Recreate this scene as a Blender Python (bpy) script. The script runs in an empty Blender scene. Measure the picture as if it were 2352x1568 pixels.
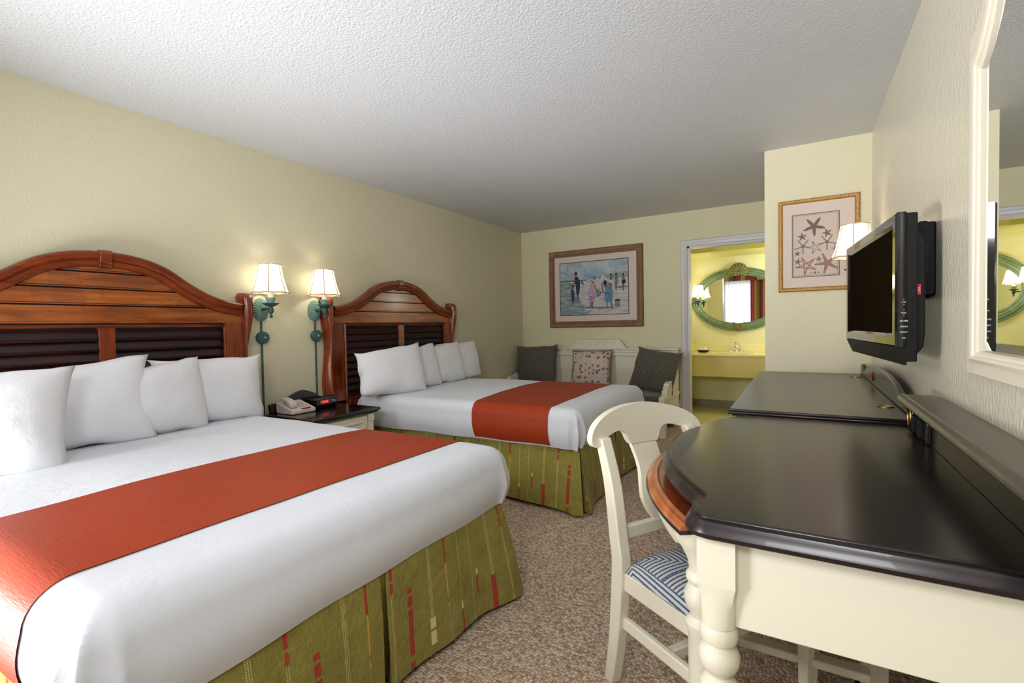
import bpy, bmesh, math, random
from mathutils import Vector, Matrix, noise
random.seed(7)
C = bpy.context.collection
PI = math.pi
sin, cos = math.sin, math.cos

# ------------------------------------------------------------------ materials
def srgb(r, g, b):
    f = lambda c: c/12.92 if c <= .04045 else ((c+.055)/1.055)**2.4
    return (f(r/255), f(g/255), f(b/255), 1)

class NT:
    def __init__(s, name):
        s.m = bpy.data.materials.new(name); s.m.use_nodes = True
        s.t = s.m.node_tree; s.b = s.t.nodes['Principled BSDF']
        s.out = s.t.nodes['Material Output']
    def n(s, kind, **kw):
        nd = s.t.nodes.new(kind)
        for k, v in kw.items(): setattr(nd, k, v)
        return nd
    def set(s, sock, v):
        if isinstance(v, bpy.types.NodeSocket): s.t.links.new(v, sock)
        else: sock.default_value = v
    def math(s, op, a, b=0.0, c=None):
        nd = s.n('ShaderNodeMath', operation=op)
        s.set(nd.inputs[0], a); s.set(nd.inputs[1], b)
        if c is not None: s.set(nd.inputs[2], c)
        return nd.outputs[0]
    def mix(s, fac, a, b):
        nd = s.n('ShaderNodeMix', data_type='RGBA')
        s.set(nd.inputs[0], fac); s.set(nd.inputs[6], a); s.set(nd.inputs[7], b)
        return nd.outputs[2]
    def coord(s, which='Object', scale=(1, 1, 1), rot=(0, 0, 0)):
        tc = s.n('ShaderNodeTexCoord'); mp = s.n('ShaderNodeMapping')
        mp.inputs['Scale'].default_value = scale; mp.inputs['Rotation'].default_value = rot
        s.t.links.new(tc.outputs[which], mp.inputs[0]); return mp.outputs[0]
    def noise(s, vec, scale, detail=3, rough=.5, dist=0):
        nd = s.n('ShaderNodeTexNoise'); s.set(nd.inputs['Vector'], vec)
        nd.inputs['Scale'].default_value = scale; nd.inputs['Detail'].default_value = detail
        nd.inputs['Roughness'].default_value = rough; nd.inputs['Distortion'].default_value = dist
        return nd.outputs['Fac']
    def ramp(s, fac, stops, interp='LINEAR'):
        nd = s.n('ShaderNodeValToRGB'); cr = nd.color_ramp; cr.interpolation = interp
        while len(cr.elements) < len(stops): cr.elements.new(.5)
        for e, (p, c) in zip(cr.elements, stops): e.position = p; e.color = c
        s.set(nd.inputs[0], fac); return nd.outputs[0]
    def bump(s, h, strength=.3, dist=.01):
        nd = s.n('ShaderNodeBump'); s.set(nd.inputs['Height'], h)
        nd.inputs['Strength'].default_value = strength; nd.inputs['Distance'].default_value = dist
        s.t.links.new(nd.outputs[0], s.b.inputs['Normal'])
    def p(s, **kw):
        names = dict(color='Base Color', rough='Roughness', metal='Metallic', spec='Specular IOR Level',
                     coat='Coat Weight', coatr='Coat Roughness', sheen='Sheen Weight', trans='Transmission Weight',
                     emit='Emission Color', emits='Emission Strength', alpha='Alpha')
        for k, v in kw.items(): s.set(s.b.inputs[names[k]], v)
        return s

def plain(name, col, rough=.5, **kw):
    m = NT(name); m.p(color=col, rough=rough, **kw); return m.m

def paint(name, col, rough=.5, scale=70, strength=.25, spec=.3, var=.06, dist=.004, stretch=(1, 1, 1)):
    m = NT(name); v = m.coord(scale=stretch)
    n1 = m.noise(v, scale, 3, .6)
    n2 = m.noise(v, 1.3, 2)
    dark = tuple(c*(1-var*2) for c in col[:3])+(1,)
    m.p(color=m.mix(n2, dark, col), rough=rough, spec=spec)
    m.bump(m.ramp(n1, [(.35, (0, 0, 0, 1)), (.7, (1, 1, 1, 1))]), strength, dist)
    return m.m

def wood(name, c1, c2, c3, axis='y', rough=.3, coat=.4, scale=5, spec=.5):
    st = {'x': (.12, 1, 1), 'y': (1, .12, 1), 'z': (1, 1, .12)}[axis]
    m = NT(name); v = m.coord(scale=st)
    a = m.noise(v, scale*3, 5, .65, .8)
    b = m.noise(v, scale*30, 2, .5)
    c = m.noise(m.coord(), 3.5, 3)
    base = m.ramp(a, [(.3, c1), (.52, c2), (.75, c3)])
    base = m.mix(m.math('MULTIPLY', b, .3), base, c1)
    base = m.mix(m.math('MULTIPLY', m.math('GREATER_THAN', c, .58), .25), base, c1)
    m.p(color=base, rough=rough, coat=coat, coatr=.15, spec=spec)
    m.bump(b, .06, .002)
    return m.m

def fabric(name, col, rough=.9, weave=600, strength=.15, var=.12, sheen=.2, big=2.5, spec=.2):
    m = NT(name); v = m.coord()
    n = m.noise(v, weave*.35, 2)
    x = m.noise(m.coord(scale=(1, .08, 1)), weave*.3, 2); z = m.noise(m.coord(scale=(.08, 1, .3)), weave*.3, 2)
    w = m.math('ADD', x, z)
    dark = tuple(c*(1-var) for c in col[:3])+(1,); lite = tuple(min(1, c*(1+var)) for c in col[:3])+(1,)
    m.p(color=m.mix(m.math('MULTIPLY', w, .5), dark, lite), rough=rough, sheen=sheen, spec=spec)
    m.bump(m.math('ADD', w, n), strength, .001)
    return m.m

CREAM = srgb(224, 219, 198)
M = {}
M['wall'] = paint('yellow_wall_paint', srgb(214, 209, 180), .55, 105, .28, .35, .02, .003)
M['wall_back'] = paint('back_wall_paint', srgb(216, 211, 176), .5, 105, .28, .35, .02, .003)
M['wall_side'] = paint('side_wall_paint', srgb(222, 216, 186), .5, 105, .28, .35, .02, .003)
M['wall_gloss'] = paint('glossy_wall_paint', srgb(220, 214, 192), .27, 95, .45, .6, .02, .004, (1, 1, .5))
M['wall_bath'] = paint('bath_wall_paint', srgb(226, 223, 182), .5, 105, .22, .3, .02, .003)
M['soffit'] = paint('soffit_paint', srgb(206, 202, 132), .5, 105, .22, .3, .02, .003)
M['ceiling'] = paint('textured_ceiling_paint', srgb(200, 202, 205), .5, 85, .36, .35, .02, .005)
M['cream'] = paint('cream_furniture_paint', CREAM, .35, 30, .03, .45, .02)
M['white_trim'] = paint('door_trim_paint', srgb(205, 203, 208), .35, 30, .05, .4, .02)
M['chairwhite'] = paint('chair_paint', srgb(228, 222, 200), .35, 30, .03, .45, .02)
M['mirrorwhite'] = paint('mirror_frame_paint', srgb(226, 217, 196), .35, 30, .03, .4, .02)
M['basegrey'] = plain('grey_vinyl_baseboard', srgb(150, 140, 120), .5)
M['vinyl'] = paint('bath_vinyl_floor', srgb(205, 198, 140), .35, 20, .05, .4, .05)
M['hbwood'] = wood('amber_headboard_wood', srgb(80, 34, 10), srgb(158, 80, 22), srgb(198, 114, 40), 'y', .3, .3)
M['hbrail'] = wood('reddish_rail_wood', srgb(64, 20, 8), srgb(124, 50, 16), srgb(160, 74, 26), 'y', .25, .4)
M['hbpost'] = wood('reddish_post_wood', srgb(70, 22, 8), srgb(134, 54, 18), srgb(170, 80, 30), 'z', .25, .4)
M['groove'] = plain('dark_groove', srgb(30, 10, 6), .6)
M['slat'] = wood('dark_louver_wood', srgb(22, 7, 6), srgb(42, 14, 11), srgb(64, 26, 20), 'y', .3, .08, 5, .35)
M['black'] = plain('black_lacquer_wood', srgb(20, 14, 13), .22, coat=.3)
M['espresso'] = wood('espresso_desk_top', srgb(18, 11, 10), srgb(27, 18, 15), srgb(36, 25, 21), 'y', .28, .2, 5, .5)
M['esp_edge'] = plain('espresso_edge', srgb(28, 15, 17), .3, coat=.15, spec=.5)
M['ledgewood'] = wood('worn_grey_ledge_wood', srgb(48, 42, 36), srgb(64, 56, 48), srgb(82, 72, 60), 'y', .34, .15)
M['orange_wood'] = wood('orange_tray_wood', srgb(134, 66, 28), srgb(176, 94, 46), srgb(200, 118, 66), 'y', .2, .4)
M['tray_flat'] = wood('reddish_tray_wood', srgb(92, 34, 12), srgb(124, 52, 20), srgb(150, 70, 32), 'y', .15, .6)
M['teal'] = paint('verdigris_metal', srgb(122, 160, 146), .5, 40, .1, .4, .12)
M['teal_dark'] = paint('dark_verdigris_metal', srgb(66, 100, 96), .5, 40, .1, .4, .12)
M['sleeve'] = plain('white_candle_sleeve', srgb(235, 230, 215), .5)
M['trimtan'] = plain('tan_shade_trim', srgb(200, 170, 135), .8)
M['white_cloth'] = None
M['tvblack'] = plain('piano_black_plastic', (.006, .006, .007, 1), .08, spec=.6, coat=.5)
M['tvmatte'] = plain('matte_black_plastic', (.008, .008, .008, 1), .5, spec=.2)
M['screen'] = plain('dark_tv_screen', srgb(26, 20, 10), .7, spec=0.0)
M['mount'] = paint('dusty_black_mount', srgb(22, 20, 28), .5, 60, .1, .2, .1)
M['chrome'] = plain('chrome', (.75, .75, .74, 1), .12, metal=1)
M['brass'] = plain('aged_brass', srgb(150, 130, 80), .3, metal=1)
M['mirror'] = plain('mirror_glass', (.92, .93, .92, 1), .012, metal=1)
M['phone'] = plain('beige_phone_plastic', srgb(206, 194, 184), .4)
M['phonered'] = plain('red_message_lamp', srgb(140, 24, 30), .35)
M['key'] = plain('grey_phone_keys', srgb(170, 175, 172), .5)
M['radio'] = plain('black_radio_plastic', srgb(16, 17, 20), .3)
M['radiotop'] = plain('grey_green_radio_top', srgb(60, 66, 60), .45)
M['led'] = NT('red_led_window').p(color=srgb(150, 40, 40), rough=.3, emit=srgb(190, 50, 50), emits=.35).m
M['digit'] = NT('bright_red_digit').p(color=srgb(240, 110, 100), emit=srgb(250, 100, 90), emits=.7).m
M['whitemark'] = plain('white_marking', srgb(215, 215, 220), .6)
M['redmark'] = plain('red_sticker', srgb(190, 50, 65), .6)
M['darkmark'] = plain('embossed_dark_marking', (.002, .002, .002, 1), .5)
M['mat'] = plain('pinkish_mat_board', srgb(212, 196, 186), .8)
M['frame_tan'] = wood('tan_frame_wood', srgb(104, 70, 40), srgb(130, 92, 56), srgb(150, 110, 70), 'y', .45, .1)
M['frame_rope'] = plain('carved_rope_bronze', srgb(122, 82, 44), .45)
M['frame_gold'] = NT('carved_gold_frame')
m = M['frame_gold']; v = m.coord(); w_ = m.noise(v, 90, 2)
m.p(color=m.mix(w_, srgb(110, 70, 24), srgb(214, 164, 84)), rough=.4, metal=.3); m.bump(w_, .7, .006); M['frame_gold'] = m.m
M['dishdark'] = plain('dark_soap_dish', srgb(30, 24, 22), .3)
M['soap'] = plain('white_soap', srgb(235, 232, 220), .5)
M['bathtop'] = plain('cream_counter', srgb(232, 222, 168), .25, spec=.5)
M['bathapron'] = plain('beige_counter_panel', srgb(205, 190, 130), .5)
M['bathmirror'] = NT('green_mirror_frame')
m = M['bathmirror']; v = m.coord(); w_ = m.noise(v, 14, 4)
m.p(color=m.mix(w_, srgb(76, 98, 72), srgb(134, 156, 124)), rough=.4, spec=.5); m.bump(w_, .1, .003); M['bathmirror'] = m.m
M['shellbronze'] = paint('bronzed_shell', srgb(136, 136, 86), .45, 60, .4, .4, .25)
M['shelldark'] = plain('shell_rib_shade', srgb(66, 60, 32), .6)  # dark tone that paints shade between the shell ribs
M['darkgrey'] = None

def mat_cloth(name, col, var=.02, bumpscale=6, strength=.22, fine=.05):
    m = NT(name); v = m.coord()
    w = m.noise(m.coord(scale=(1, 1, 1)), bumpscale, 4, .55, .6)
    f = m.noise(v, 500, 1)
    m.p(color=col, rough=.85, sheen=.15, spec=.2)
    m.bump(m.math('ADD', w, m.math('MULTIPLY', f, fine)), strength, .02)
    return m.m
M['white_cloth'] = mat_cloth('white_bed_linen', srgb(212, 215, 222))
M['pillow'] = mat_cloth('white_pillow_cotton', srgb(224, 225, 229), bumpscale=9, strength=.2)

# orange runner, satin sheen with horizontal slubs
m = NT('rust_orange_satin'); v = m.coord(scale=(.12, 1, 1)); s1 = m.noise(v, 220, 3, .6)
s2 = m.noise(m.coord(), 5, 3); s3 = m.noise(m.coord(scale=(1, .1, .1)), 160, 3)
col = m.mix(s1, srgb(126, 38, 12), srgb(170, 58, 22)); col = m.mix(m.math('MULTIPLY', s3, .35), col, srgb(184, 74, 36))
m.p(color=col, rough=.5, spec=.25)
m.bump(m.math('ADD', s1, m.math('MULTIPLY', s2, 2.0)), .22, .006); M['runner'] = m.m

# dark grey woven cushion
def weave_grey(name, c1, c2):
    m = NT(name); a = m.noise(m.coord(scale=(1, 1, .1)), 240, 2); b = m.noise(m.coord(scale=(1, .12, 1)), 200, 2)
    c = m.noise(m.coord(scale=(.12, 1, 1)), 200, 2)
    f = m.math('MULTIPLY', m.math('ADD', m.math('ADD', a, b), c), .333)
    m.p(color=m.ramp(f, [(.38, c1), (.62, c2)]), rough=.95, spec=.15, sheen=.2); m.bump(f, .4, .003); return m.m
M['darkgrey'] = weave_grey('charcoal_woven_cloth', srgb(62, 58, 50), srgb(112, 106, 94))

# carpet: looped pile in beige / brown
m = NT('beige_loop_carpet'); v = m.coord(scale=(1, 1, 1))
vo = m.n('ShaderNodeTexVoronoi'); m.set(vo.inputs['Vector'], v); vo.inputs['Scale'].default_value = 88; vo.inputs['Randomness'].default_value = .55
n2 = m.noise(v, 190, 2); n3 = m.noise(v, 2.0, 3)
hsep = m.n('ShaderNodeSeparateColor'); m.t.links.new(vo.outputs['Color'], hsep.inputs[0])
loop = m.ramp(hsep.outputs[0], [(0, srgb(182, 156, 130)), (.35, srgb(208, 186, 162)), (.75, srgb(228, 212, 192)), (1, srgb(168, 140, 114))])
edge = m.ramp(vo.outputs['Distance'], [(.3, (1, 1, 1, 1)), (.8, (.5, .45, .41, 1))])
mul = m.n('ShaderNodeMix', data_type='RGBA', blend_type='MULTIPLY'); mul.inputs[0].default_value = 1
m.set(mul.inputs[6], loop); m.set(mul.inputs[7], edge)
m.p(color=mul.outputs[2], rough=.95, spec=.1)
m.bump(m.math('SUBTRACT', m.math('MULTIPLY', n2, .3), vo.outputs['Distance']), .9, .006); M['carpet'] = m.m

# bed skirt: olive linen with woven stripes; UV in metres
def skirt_mat():
    m = NT('olive_striped_skirt_linen')
    uvn = m.n('ShaderNodeUVMap'); sp = m.n('ShaderNodeSeparateXYZ'); m.t.links.new(uvn.outputs[0], sp.inputs[0])
    u = m.math('MODULO', m.math('ADD', sp.outputs[0], 40.0), .62); vv = sp.outputs[1]
    mp = m.n('ShaderNodeMapping'); m.t.links.new(uvn.outputs[0], mp.inputs[0]); mp.inputs['Scale'].default_value = (1, .06, 1)
    mp2 = m.n('ShaderNodeMapping'); m.t.links.new(uvn.outputs[0], mp2.inputs[0]); mp2.inputs['Scale'].default_value = (.06, 1, 1)
    a = m.noise(mp.outputs[0], 420, 2); b = m.noise(mp2.outputs[0], 420, 2); big = m.noise(uvn.outputs[0], 7, 3)
    f = m.math('ADD', m.math('MULTIPLY', a, .45), m.math('ADD', m.math('MULTIPLY', b, .3), m.math('MULTIPLY', big, .3)))
    col = m.ramp(f, [(.3, srgb(104, 96, 38)), (.55, srgb(142, 132, 62)), (.8, srgb(174, 164, 96))])
    def band(x, c, w): return m.math('LESS_THAN', m.math('ABSOLUTE', m.math('SUBTRACT', x, c)), w/2)
    red = srgb(166, 48, 42); crm = srgb(222, 206, 150); yel = srgb(206, 158, 62)
    dash = m.math('GREATER_THAN', m.math('FRACT', m.math('MULTIPLY', vv, 160)), .45)
    for uc, w, v0, v1, c, d in [
        (.050, .0025, 0, .4, crm, 1), (.056, .0025, 0, .4, crm, 1), (.062, .002, .1, .4, crm, 1),
        (.056, .026, .0, .14, red, 0), (.150, .0025, 0, .33, crm, 1), (.156, .0025, 0, .33, crm, 1), (.153, .012, .355, .40, red, 0), (.153, .012, .31, .345, red, 0),
        (.235, .022, .05, .215, red, 0), (.235, .022, .225, .262, red, 0), (.235, .022, .272, .292, red, 0), (.235, .022, .0, .026, red, 0),
        (.325, .0025, .14, .4, crm, 1), (.331, .0025, .14, .4, crm, 1), (.337, .002, .14, .4, crm, 1),
        (.331, .024, .095, .135, crm, 0), (.331, .024, .035, .085, crm, 0),
        (.415, .007, .17, .30, yel, 0), (.415, .010, .30, .40, red, 0), (.415, .006, .13, .15, yel, 0), (.415, .002, .02, .13, crm, 1),
        (.490, .0025, .12, .4, crm, 1), (.490, .008, .085, .115, crm, 0), (.490, .009, .0, .08, red, 0),
        (.560, .0025, 0, .4, crm, 1), (.590, .010, .10, .17, red, 0), (.590, .008, .175, .2, crm, 0)]:
        k = m.math('MULTIPLY', band(u, uc, w), m.math('MULTIPLY', m.math('GREATER_THAN', vv, v0), m.math('LESS_THAN', vv, v1)))
        if d: k = m.math('MULTIPLY', k, dash)
        col = m.mix(m.math('MULTIPLY', k, .92), col, c)
    m.p(color=col, rough=.9, spec=.15, sheen=.1)
    m.bump(m.math('ADD', f, m.math('MULTIPLY', m.noise(uvn.outputs[0], 11, 4, .6, 1.2), 3)), .5, .008)
    return m.m
M['skirt'] = skirt_mat()

# chair seat: blue / cream mitred chevron blocks; UV in metres
m = NT('blue_cream_chevron_cloth')
uvn = m.n('ShaderNodeUVMap'); mp = m.n('ShaderNodeMapping'); m.t.links.new(uvn.outputs[0], mp.inputs[0])
mp.inputs['Rotation'].default_value = (0, 0, .12); sp = m.n('ShaderNodeSeparateXYZ'); m.t.links.new(mp.outputs[0], sp.inputs[0])
nz = m.noise(mp.outputs[0], 120, 2); jit = m.math('MULTIPLY', m.math('SUBTRACT', nz, .5), .005)
S = .15
fx = m.math('FRACT', m.math('ADD', m.math('DIVIDE', sp.outputs[0], S), 20)); fy = m.math('FRACT', m.math('ADD', m.math('DIVIDE', sp.outputs[1], S), 20.3))
par = m.math('MODULO', m.math('ADD', m.math('FLOOR', m.math('ADD', m.math('DIVIDE', sp.outputs[0], S), 20)), m.math('FLOOR', m.math('ADD', m.math('DIVIDE', sp.outputs[1], S), 20.3))), 2.0)
mxy = m.math('MAXIMUM', fx, fy); mxy2 = m.math('MAXIMUM', m.math('SUBTRACT', 1.0, fx), fy)
d = m.math('ADD', m.math('MULTIPLY', mxy, m.math('SUBTRACT', 1.0, par)), m.math('MULTIPLY', mxy2, par))
st = m.math('FRACT', m.math('ADD', m.math('MULTIPLY', d, 10.0), m.math('MULTIPLY', jit, 45)))
k = m.ramp(st, [(.0, (1, 1, 1, 1)), (.52, (1, 1, 1, 1)), (.6, (0, 0, 0, 1)), (.93, (0, 0, 0, 1)), (1, (1, 1, 1, 1))])
m.p(color=m.mix(k, srgb(62, 92, 124), srgb(196, 190, 182)), rough=.95, spec=.1); m.bump(nz, .4, .003); M['chevron'] = m.m

# shell-print cushion
m = NT('shell_print_cloth'); v = m.coord(scale=(.02, 1, 1.1))
vo = m.n('ShaderNodeTexVoronoi'); vo.feature = 'F1'; m.set(vo.inputs['Vector'], v); vo.inputs['Scale'].default_value = 19
vo.inputs['Randomness'].default_value = .6
sub = m.n('ShaderNodeVectorMath', operation='SUBTRACT'); m.t.links.new(v, sub.inputs[0]); m.t.links.new(vo.outputs['Position'], sub.inputs[1])
sx = m.n('ShaderNodeSeparateXYZ'); m.t.links.new(sub.outputs[0], sx.inputs[0])
rc = m.n('ShaderNodeSeparateColor'); m.t.links.new(vo.outputs['Color'], rc.inputs[0])
ang = m.math('ADD', m.math('ARCTAN2', sx.outputs[2], sx.outputs[1]), m.math('MULTIPLY', rc.outputs[0], 6.28))
# shells: squashed scallop outline with ribs, size and turn differ per shell
rad = m.math('MULTIPLY', vo.outputs['Distance'], m.math('ADD', 1.0, m.math('MULTIPLY', m.math('SINE', m.math('MULTIPLY', ang, 2.0)), .16)))
rad = m.math('ADD', rad, m.math('MULTIPLY', rc.outputs[1], .05))
outl = m.math('MULTIPLY', m.math('LESS_THAN', rad, .36), m.math('GREATER_THAN', rad, .29))
ribs = m.math('MULTIPLY', m.math('LESS_THAN', rad, .29), m.math('GREATER_THAN', m.math('SINE', m.math('MULTIPLY', ang, 8.0)), .1))
body = m.math('LESS_THAN', rad, .30)
col = m.mix(m.math('MULTIPLY', body, .8), srgb(204, 188, 176), srgb(138, 116, 106))
col = m.mix(m.math('MULTIPLY', ribs, .55), col, srgb(92, 68, 62)); col = m.mix(outl, col, srgb(84, 60, 54))
m.p(color=col, rough=.9, spec=.1); m.bump(m.noise(m.coord(), 10, 3), .15, .02); M['shellprint'] = m.m
m = NT('twisted_cord'); v = m.coord(); wv = m.math('SINE', m.math('MULTIPLY', m.math('ADD', m.n('ShaderNodeSeparateXYZ').outputs[0], 0.0), 1.0))
spx = [n for n in m.t.nodes if n.type == 'SEPXYZ'][0]; m.t.links.new(v, spx.inputs[0])
sm = m.math('ADD', m.math('ADD', spx.outputs[1], spx.outputs[2]), m.math('MULTIPLY', spx.outputs[0], 1.3))
k = m.math('GREATER_THAN', m.math('SINE', m.math('MULTIPLY', sm, 520)), 0)
m.p(color=m.mix(k, srgb(64, 36, 32), srgb(180, 150, 120)), rough=.8); M['cord'] = m.m

def shade_mat(name, strength, warm=(1, .93, .78, 1)):
    m = NT(name); m.p(color=(.95, .9, .8, 1), rough=.9, spec=.05)
    tr = m.n('ShaderNodeBsdfTranslucent'); tr.inputs[0].default_value = (.97, .93, .84, 1)
    mx = m.n('ShaderNodeMixShader'); mx.inputs[0].default_value = .6
    m.t.links.new(m.b.outputs[0], mx.inputs[1]); m.t.links.new(tr.outputs[0], mx.inputs[2])
    em = m.n('ShaderNodeEmission'); em.inputs[0].default_value = warm; em.inputs[1].default_value = strength
    ad = m.n('ShaderNodeAddShader'); m.t.links.new(mx.outputs[0], ad.inputs[0]); m.t.links.new(em.outputs[0], ad.inputs[1])
    m.t.links.new(ad.outputs[0], m.out.inputs[0]); return m.m
M['shade'] = shade_mat('lit_white_lampshade', .10)
M['shade_bath'] = shade_mat('lit_bath_lampshade', .15)

# sheer curtain and striped drapes
m = NT('white_sheer_voile'); m.p(color=(.95, .95, .95, 1), rough=.9)
tr = m.n('ShaderNodeBsdfTranslucent'); tr.inputs[0].default_value = (.98, .98, .98, 1)
tp = m.n('ShaderNodeBsdfTransparent'); mx = m.n('ShaderNodeMixShader'); mx.inputs[0].default_value = .12
mx2 = m.n('ShaderNodeMixShader'); mx2.inputs[0].default_value = .45
m.t.links.new(tr.outputs[0], mx.inputs[1]); m.t.links.new(tp.outputs[0], mx.inputs[2])
m.t.links.new(mx.outputs[0], mx2.inputs[1]); m.t.links.new(m.b.outputs[0], mx2.inputs[2]); m.t.links.new(mx2.outputs[0], m.out.inputs[0]); M['sheer'] = m.m
def drape_mat(name, period, off=0.0):
    m = NT(name); uvn = m.n('ShaderNodeUVMap'); sp = m.n('ShaderNodeSeparateXYZ'); m.t.links.new(uvn.outputs[0], sp.inputs[0])
    f = m.math('FRACT', m.math('ADD', m.math('DIVIDE', sp.outputs[0], period), off))
    red = srgb(158, 44, 44); gold = srgb(196, 146, 64); grn = srgb(84, 96, 28); brn = srgb(70, 40, 24)
    m.p(color=m.ramp(f, [(0, red), (.2, brn), (.25, gold), (.45, grn), (.6, brn), (.66, red), (.8, gold), (.92, grn)], 'CONSTANT'), rough=.6, sheen=.2)
    return m.m
M['drape'] = drape_mat('striped_drape', .62); M['valance'] = drape_mat('striped_valance', .9, .3)
M['glass'] = NT('window_glass').p(color=(1, 1, 1, 1), rough=0, trans=1).m

# ------------------------------------------------------------------ mesh builder
class MB:
    def __init__(s): s.v = []; s.f = []; s.mi = []; s.uv = []
    def add(s, vs, fs, mi=0, uvs=None):
        o = len(s.v); s.v += [Vector(p) for p in vs]
        for i, f in enumerate(fs):
            s.f.append([o+k for k in f]); s.mi.append(mi); s.uv.append(uvs[i] if uvs else None)
        return s
    def box(s, x0, x1, y0, y1, z0, z1, mi=0):
        v = [(x, y, z) for z in (z0, z1) for y in (y0, y1) for x in (x0, x1)]
        return s.add(v, [(0, 2, 3, 1), (4, 5, 7, 6), (0, 1, 5, 4), (2, 6, 7, 3), (0, 4, 6, 2), (1, 3, 7, 5)], mi)
    def prism(s, poly, axis, a0, a1, mi=0):
        def P(p, a): return {'x': (a, p[0], p[1]), 'y': (p[0], a, p[1]), 'z': (p[0], p[1], a)}[axis]
        n = len(poly); v = [P(p, a0) for p in poly]+[P(p, a1) for p in poly]
        ar = sum(poly[i][0]*poly[(i+1) % n][1]-poly[(i+1) % n][0]*poly[i][1] for i in range(n))
        flip = (ar > 0) != (axis == 'y')
        if a1 < a0: flip = not flip
        fs = [tuple(range(n)), tuple(range(2*n-1, n-1, -1))]+[(i, i+n, (i+1) % n+n, (i+1) % n) for i in range(n)]
        if flip: fs = [f[::-1] for f in fs]
        return s.add(v, fs, mi)
    def lathe(s, prof, c=(0, 0, 0), n=24, axis='z', mi=0, sx=1, sy=1, flute=0, fn=0):
        v = []; fs = []
        for r, h in prof:
            for i in range(n):
                a = 2*PI*i/n; rr = r*(1+flute*cos(fn*a)) if flute else r
                p = {'z': (rr*cos(a)*sx, rr*sin(a)*sy, h), 'x': (h, rr*cos(a)*sx, rr*sin(a)*sy), 'y': (rr*sin(a)*sy, h, rr*cos(a)*sx)}[axis]
                v.append((c[0]+p[0], c[1]+p[1], c[2]+p[2]))
        for j in range(len(prof)-1):
            for i in range(n): fs.append((j*n+i, j*n+(i+1) % n, (j+1)*n+(i+1) % n, (j+1)*n+i))
        if prof[0][0] > 1e-4: fs.append(tuple(range(n-1, -1, -1)))
        if prof[-1][0] > 1e-4: fs.append(tuple((len(prof)-1)*n+i for i in range(n)))
        return s.add(v, fs, mi)
    def tube(s, path, r, n=10, mi=0, closed=False, sx=1):
        path = [Vector(p) for p in path]; N = len(path); rs = r if isinstance(r, (list, tuple)) else [r]*N
        v = []; fs = []; up = None
        for i, p in enumerate(path):
            t = (path[(i+1) % N]-path[i-1]) if closed else (path[min(i+1, N-1)]-path[max(i-1, 0)])
            t.normalize()
            if up is None: up = Vector((0, 0, 1)) if abs(t.z) < .9 else Vector((1, 0, 0))
            a = t.cross(up); a.normalize(); b = a.cross(t); b.normalize(); up = b
            for k in range(n):
                an = 2*PI*k/n; v.append(p+a*cos(an)*rs[i]+b*sin(an)*rs[i])
        for i in range(N if closed else N-1):
            j = (i+1) % N
            for k in range(n): fs.append((i*n+k, i*n+(k+1) % n, j*n+(k+1) % n, j*n+k))
        if not closed: fs.append(tuple(range(n-1, -1, -1))); fs.append(tuple((N-1)*n+k for k in range(n)))
        return s.add(v, fs, mi)
    def sweep(s, frames, prof, closed=False, mi=0, caps=True):
        """frames: (origin, A, B) ; prof: closed list of (a, b)"""
        v = []; fs = []; n = len(prof); N = len(frames)
        for o, A, B in frames:
            o, A, B = Vector(o), Vector(A), Vector(B)
            for a, b in prof: v.append(o+A*a+B*b)
        for i in range(N if closed else N-1):
            j = (i+1) % N
            for k in range(n): fs.append((i*n+k, j*n+k, j*n+(k+1) % n, i*n+(k+1) % n))
        if not closed and caps: fs.append(tuple(range(n))); fs.append(tuple((N-1)*n+k for k in range(n-1, -1, -1)))
        return s.add(v, fs, mi)
    def grid(s, fn, us, vs, mi=0, uv=None, flip=False):
        v = [fn(a, b) for b in vs for a in us]; n = len(us); fs = []; uvs = []
        for j in range(len(vs)-1):
            for i in range(n-1):
                f = (j*n+i, j*n+i+1, (j+1)*n+i+1, (j+1)*n+i)
                q = [(us[i], vs[j]), (us[i+1], vs[j]), (us[i+1], vs[j+1]), (us[i], vs[j+1])]
                if uv: q = [uv(*t) for t in q]
                if flip: f = f[::-1]; q = q[::-1]
                fs.append(f); uvs.append(q)
        return s.add(v, fs, mi, uvs)
    def build(s, name, mat, parent=None, local=False, loc=None, bevel=0, seg=2, smooth=35, fix=True):
        off = Vector((0, 0, 0))
        if not local:
            if parent is not None: off = Vector(parent.get('_o', (0, 0, 0)))
            elif loc is not None: off = Vector(loc)
        me = bpy.data.meshes.new(name)
        me.from_pydata([tuple(p-off) for p in s.v], [], s.f)
        for mm in (mat if isinstance(mat, (list, tuple)) else [mat]): me.materials.append(mm)
        me.polygons.foreach_set('material_index', s.mi)
        if any(u for u in s.uv):
            l = me.uv_layers.new(name='UVMap'); k = 0
            for p, u in zip(me.polygons, s.uv):
                for j in range(p.loop_total): l.data[p.loop_start+j].uv = u[j] if u else (0, 0)
        if fix:
            bm = bmesh.new(); bm.from_mesh(me); bmesh.ops.recalc_face_normals(bm, faces=bm.faces); bm.to_mesh(me); bm.free()
        me.update()
        if smooth:
            me.polygons.foreach_set('use_smooth', [True]*len(me.polygons)); me.set_sharp_from_angle(angle=math.radians(smooth))
        o = bpy.data.objects.new(name, me); C.objects.link(o)
        if parent is not None:
            o.parent = parent; o['_o'] = parent.get('_o', (0, 0, 0))
        elif loc is not None:
            o.location = loc; o['_o'] = tuple(loc)
        if bevel:
            b = o.modifiers.new('edge', 'BEVEL'); b.width = bevel; b.segments = seg; b.limit_method = 'ANGLE'; b.angle_limit = math.radians(40)
        return o

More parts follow.
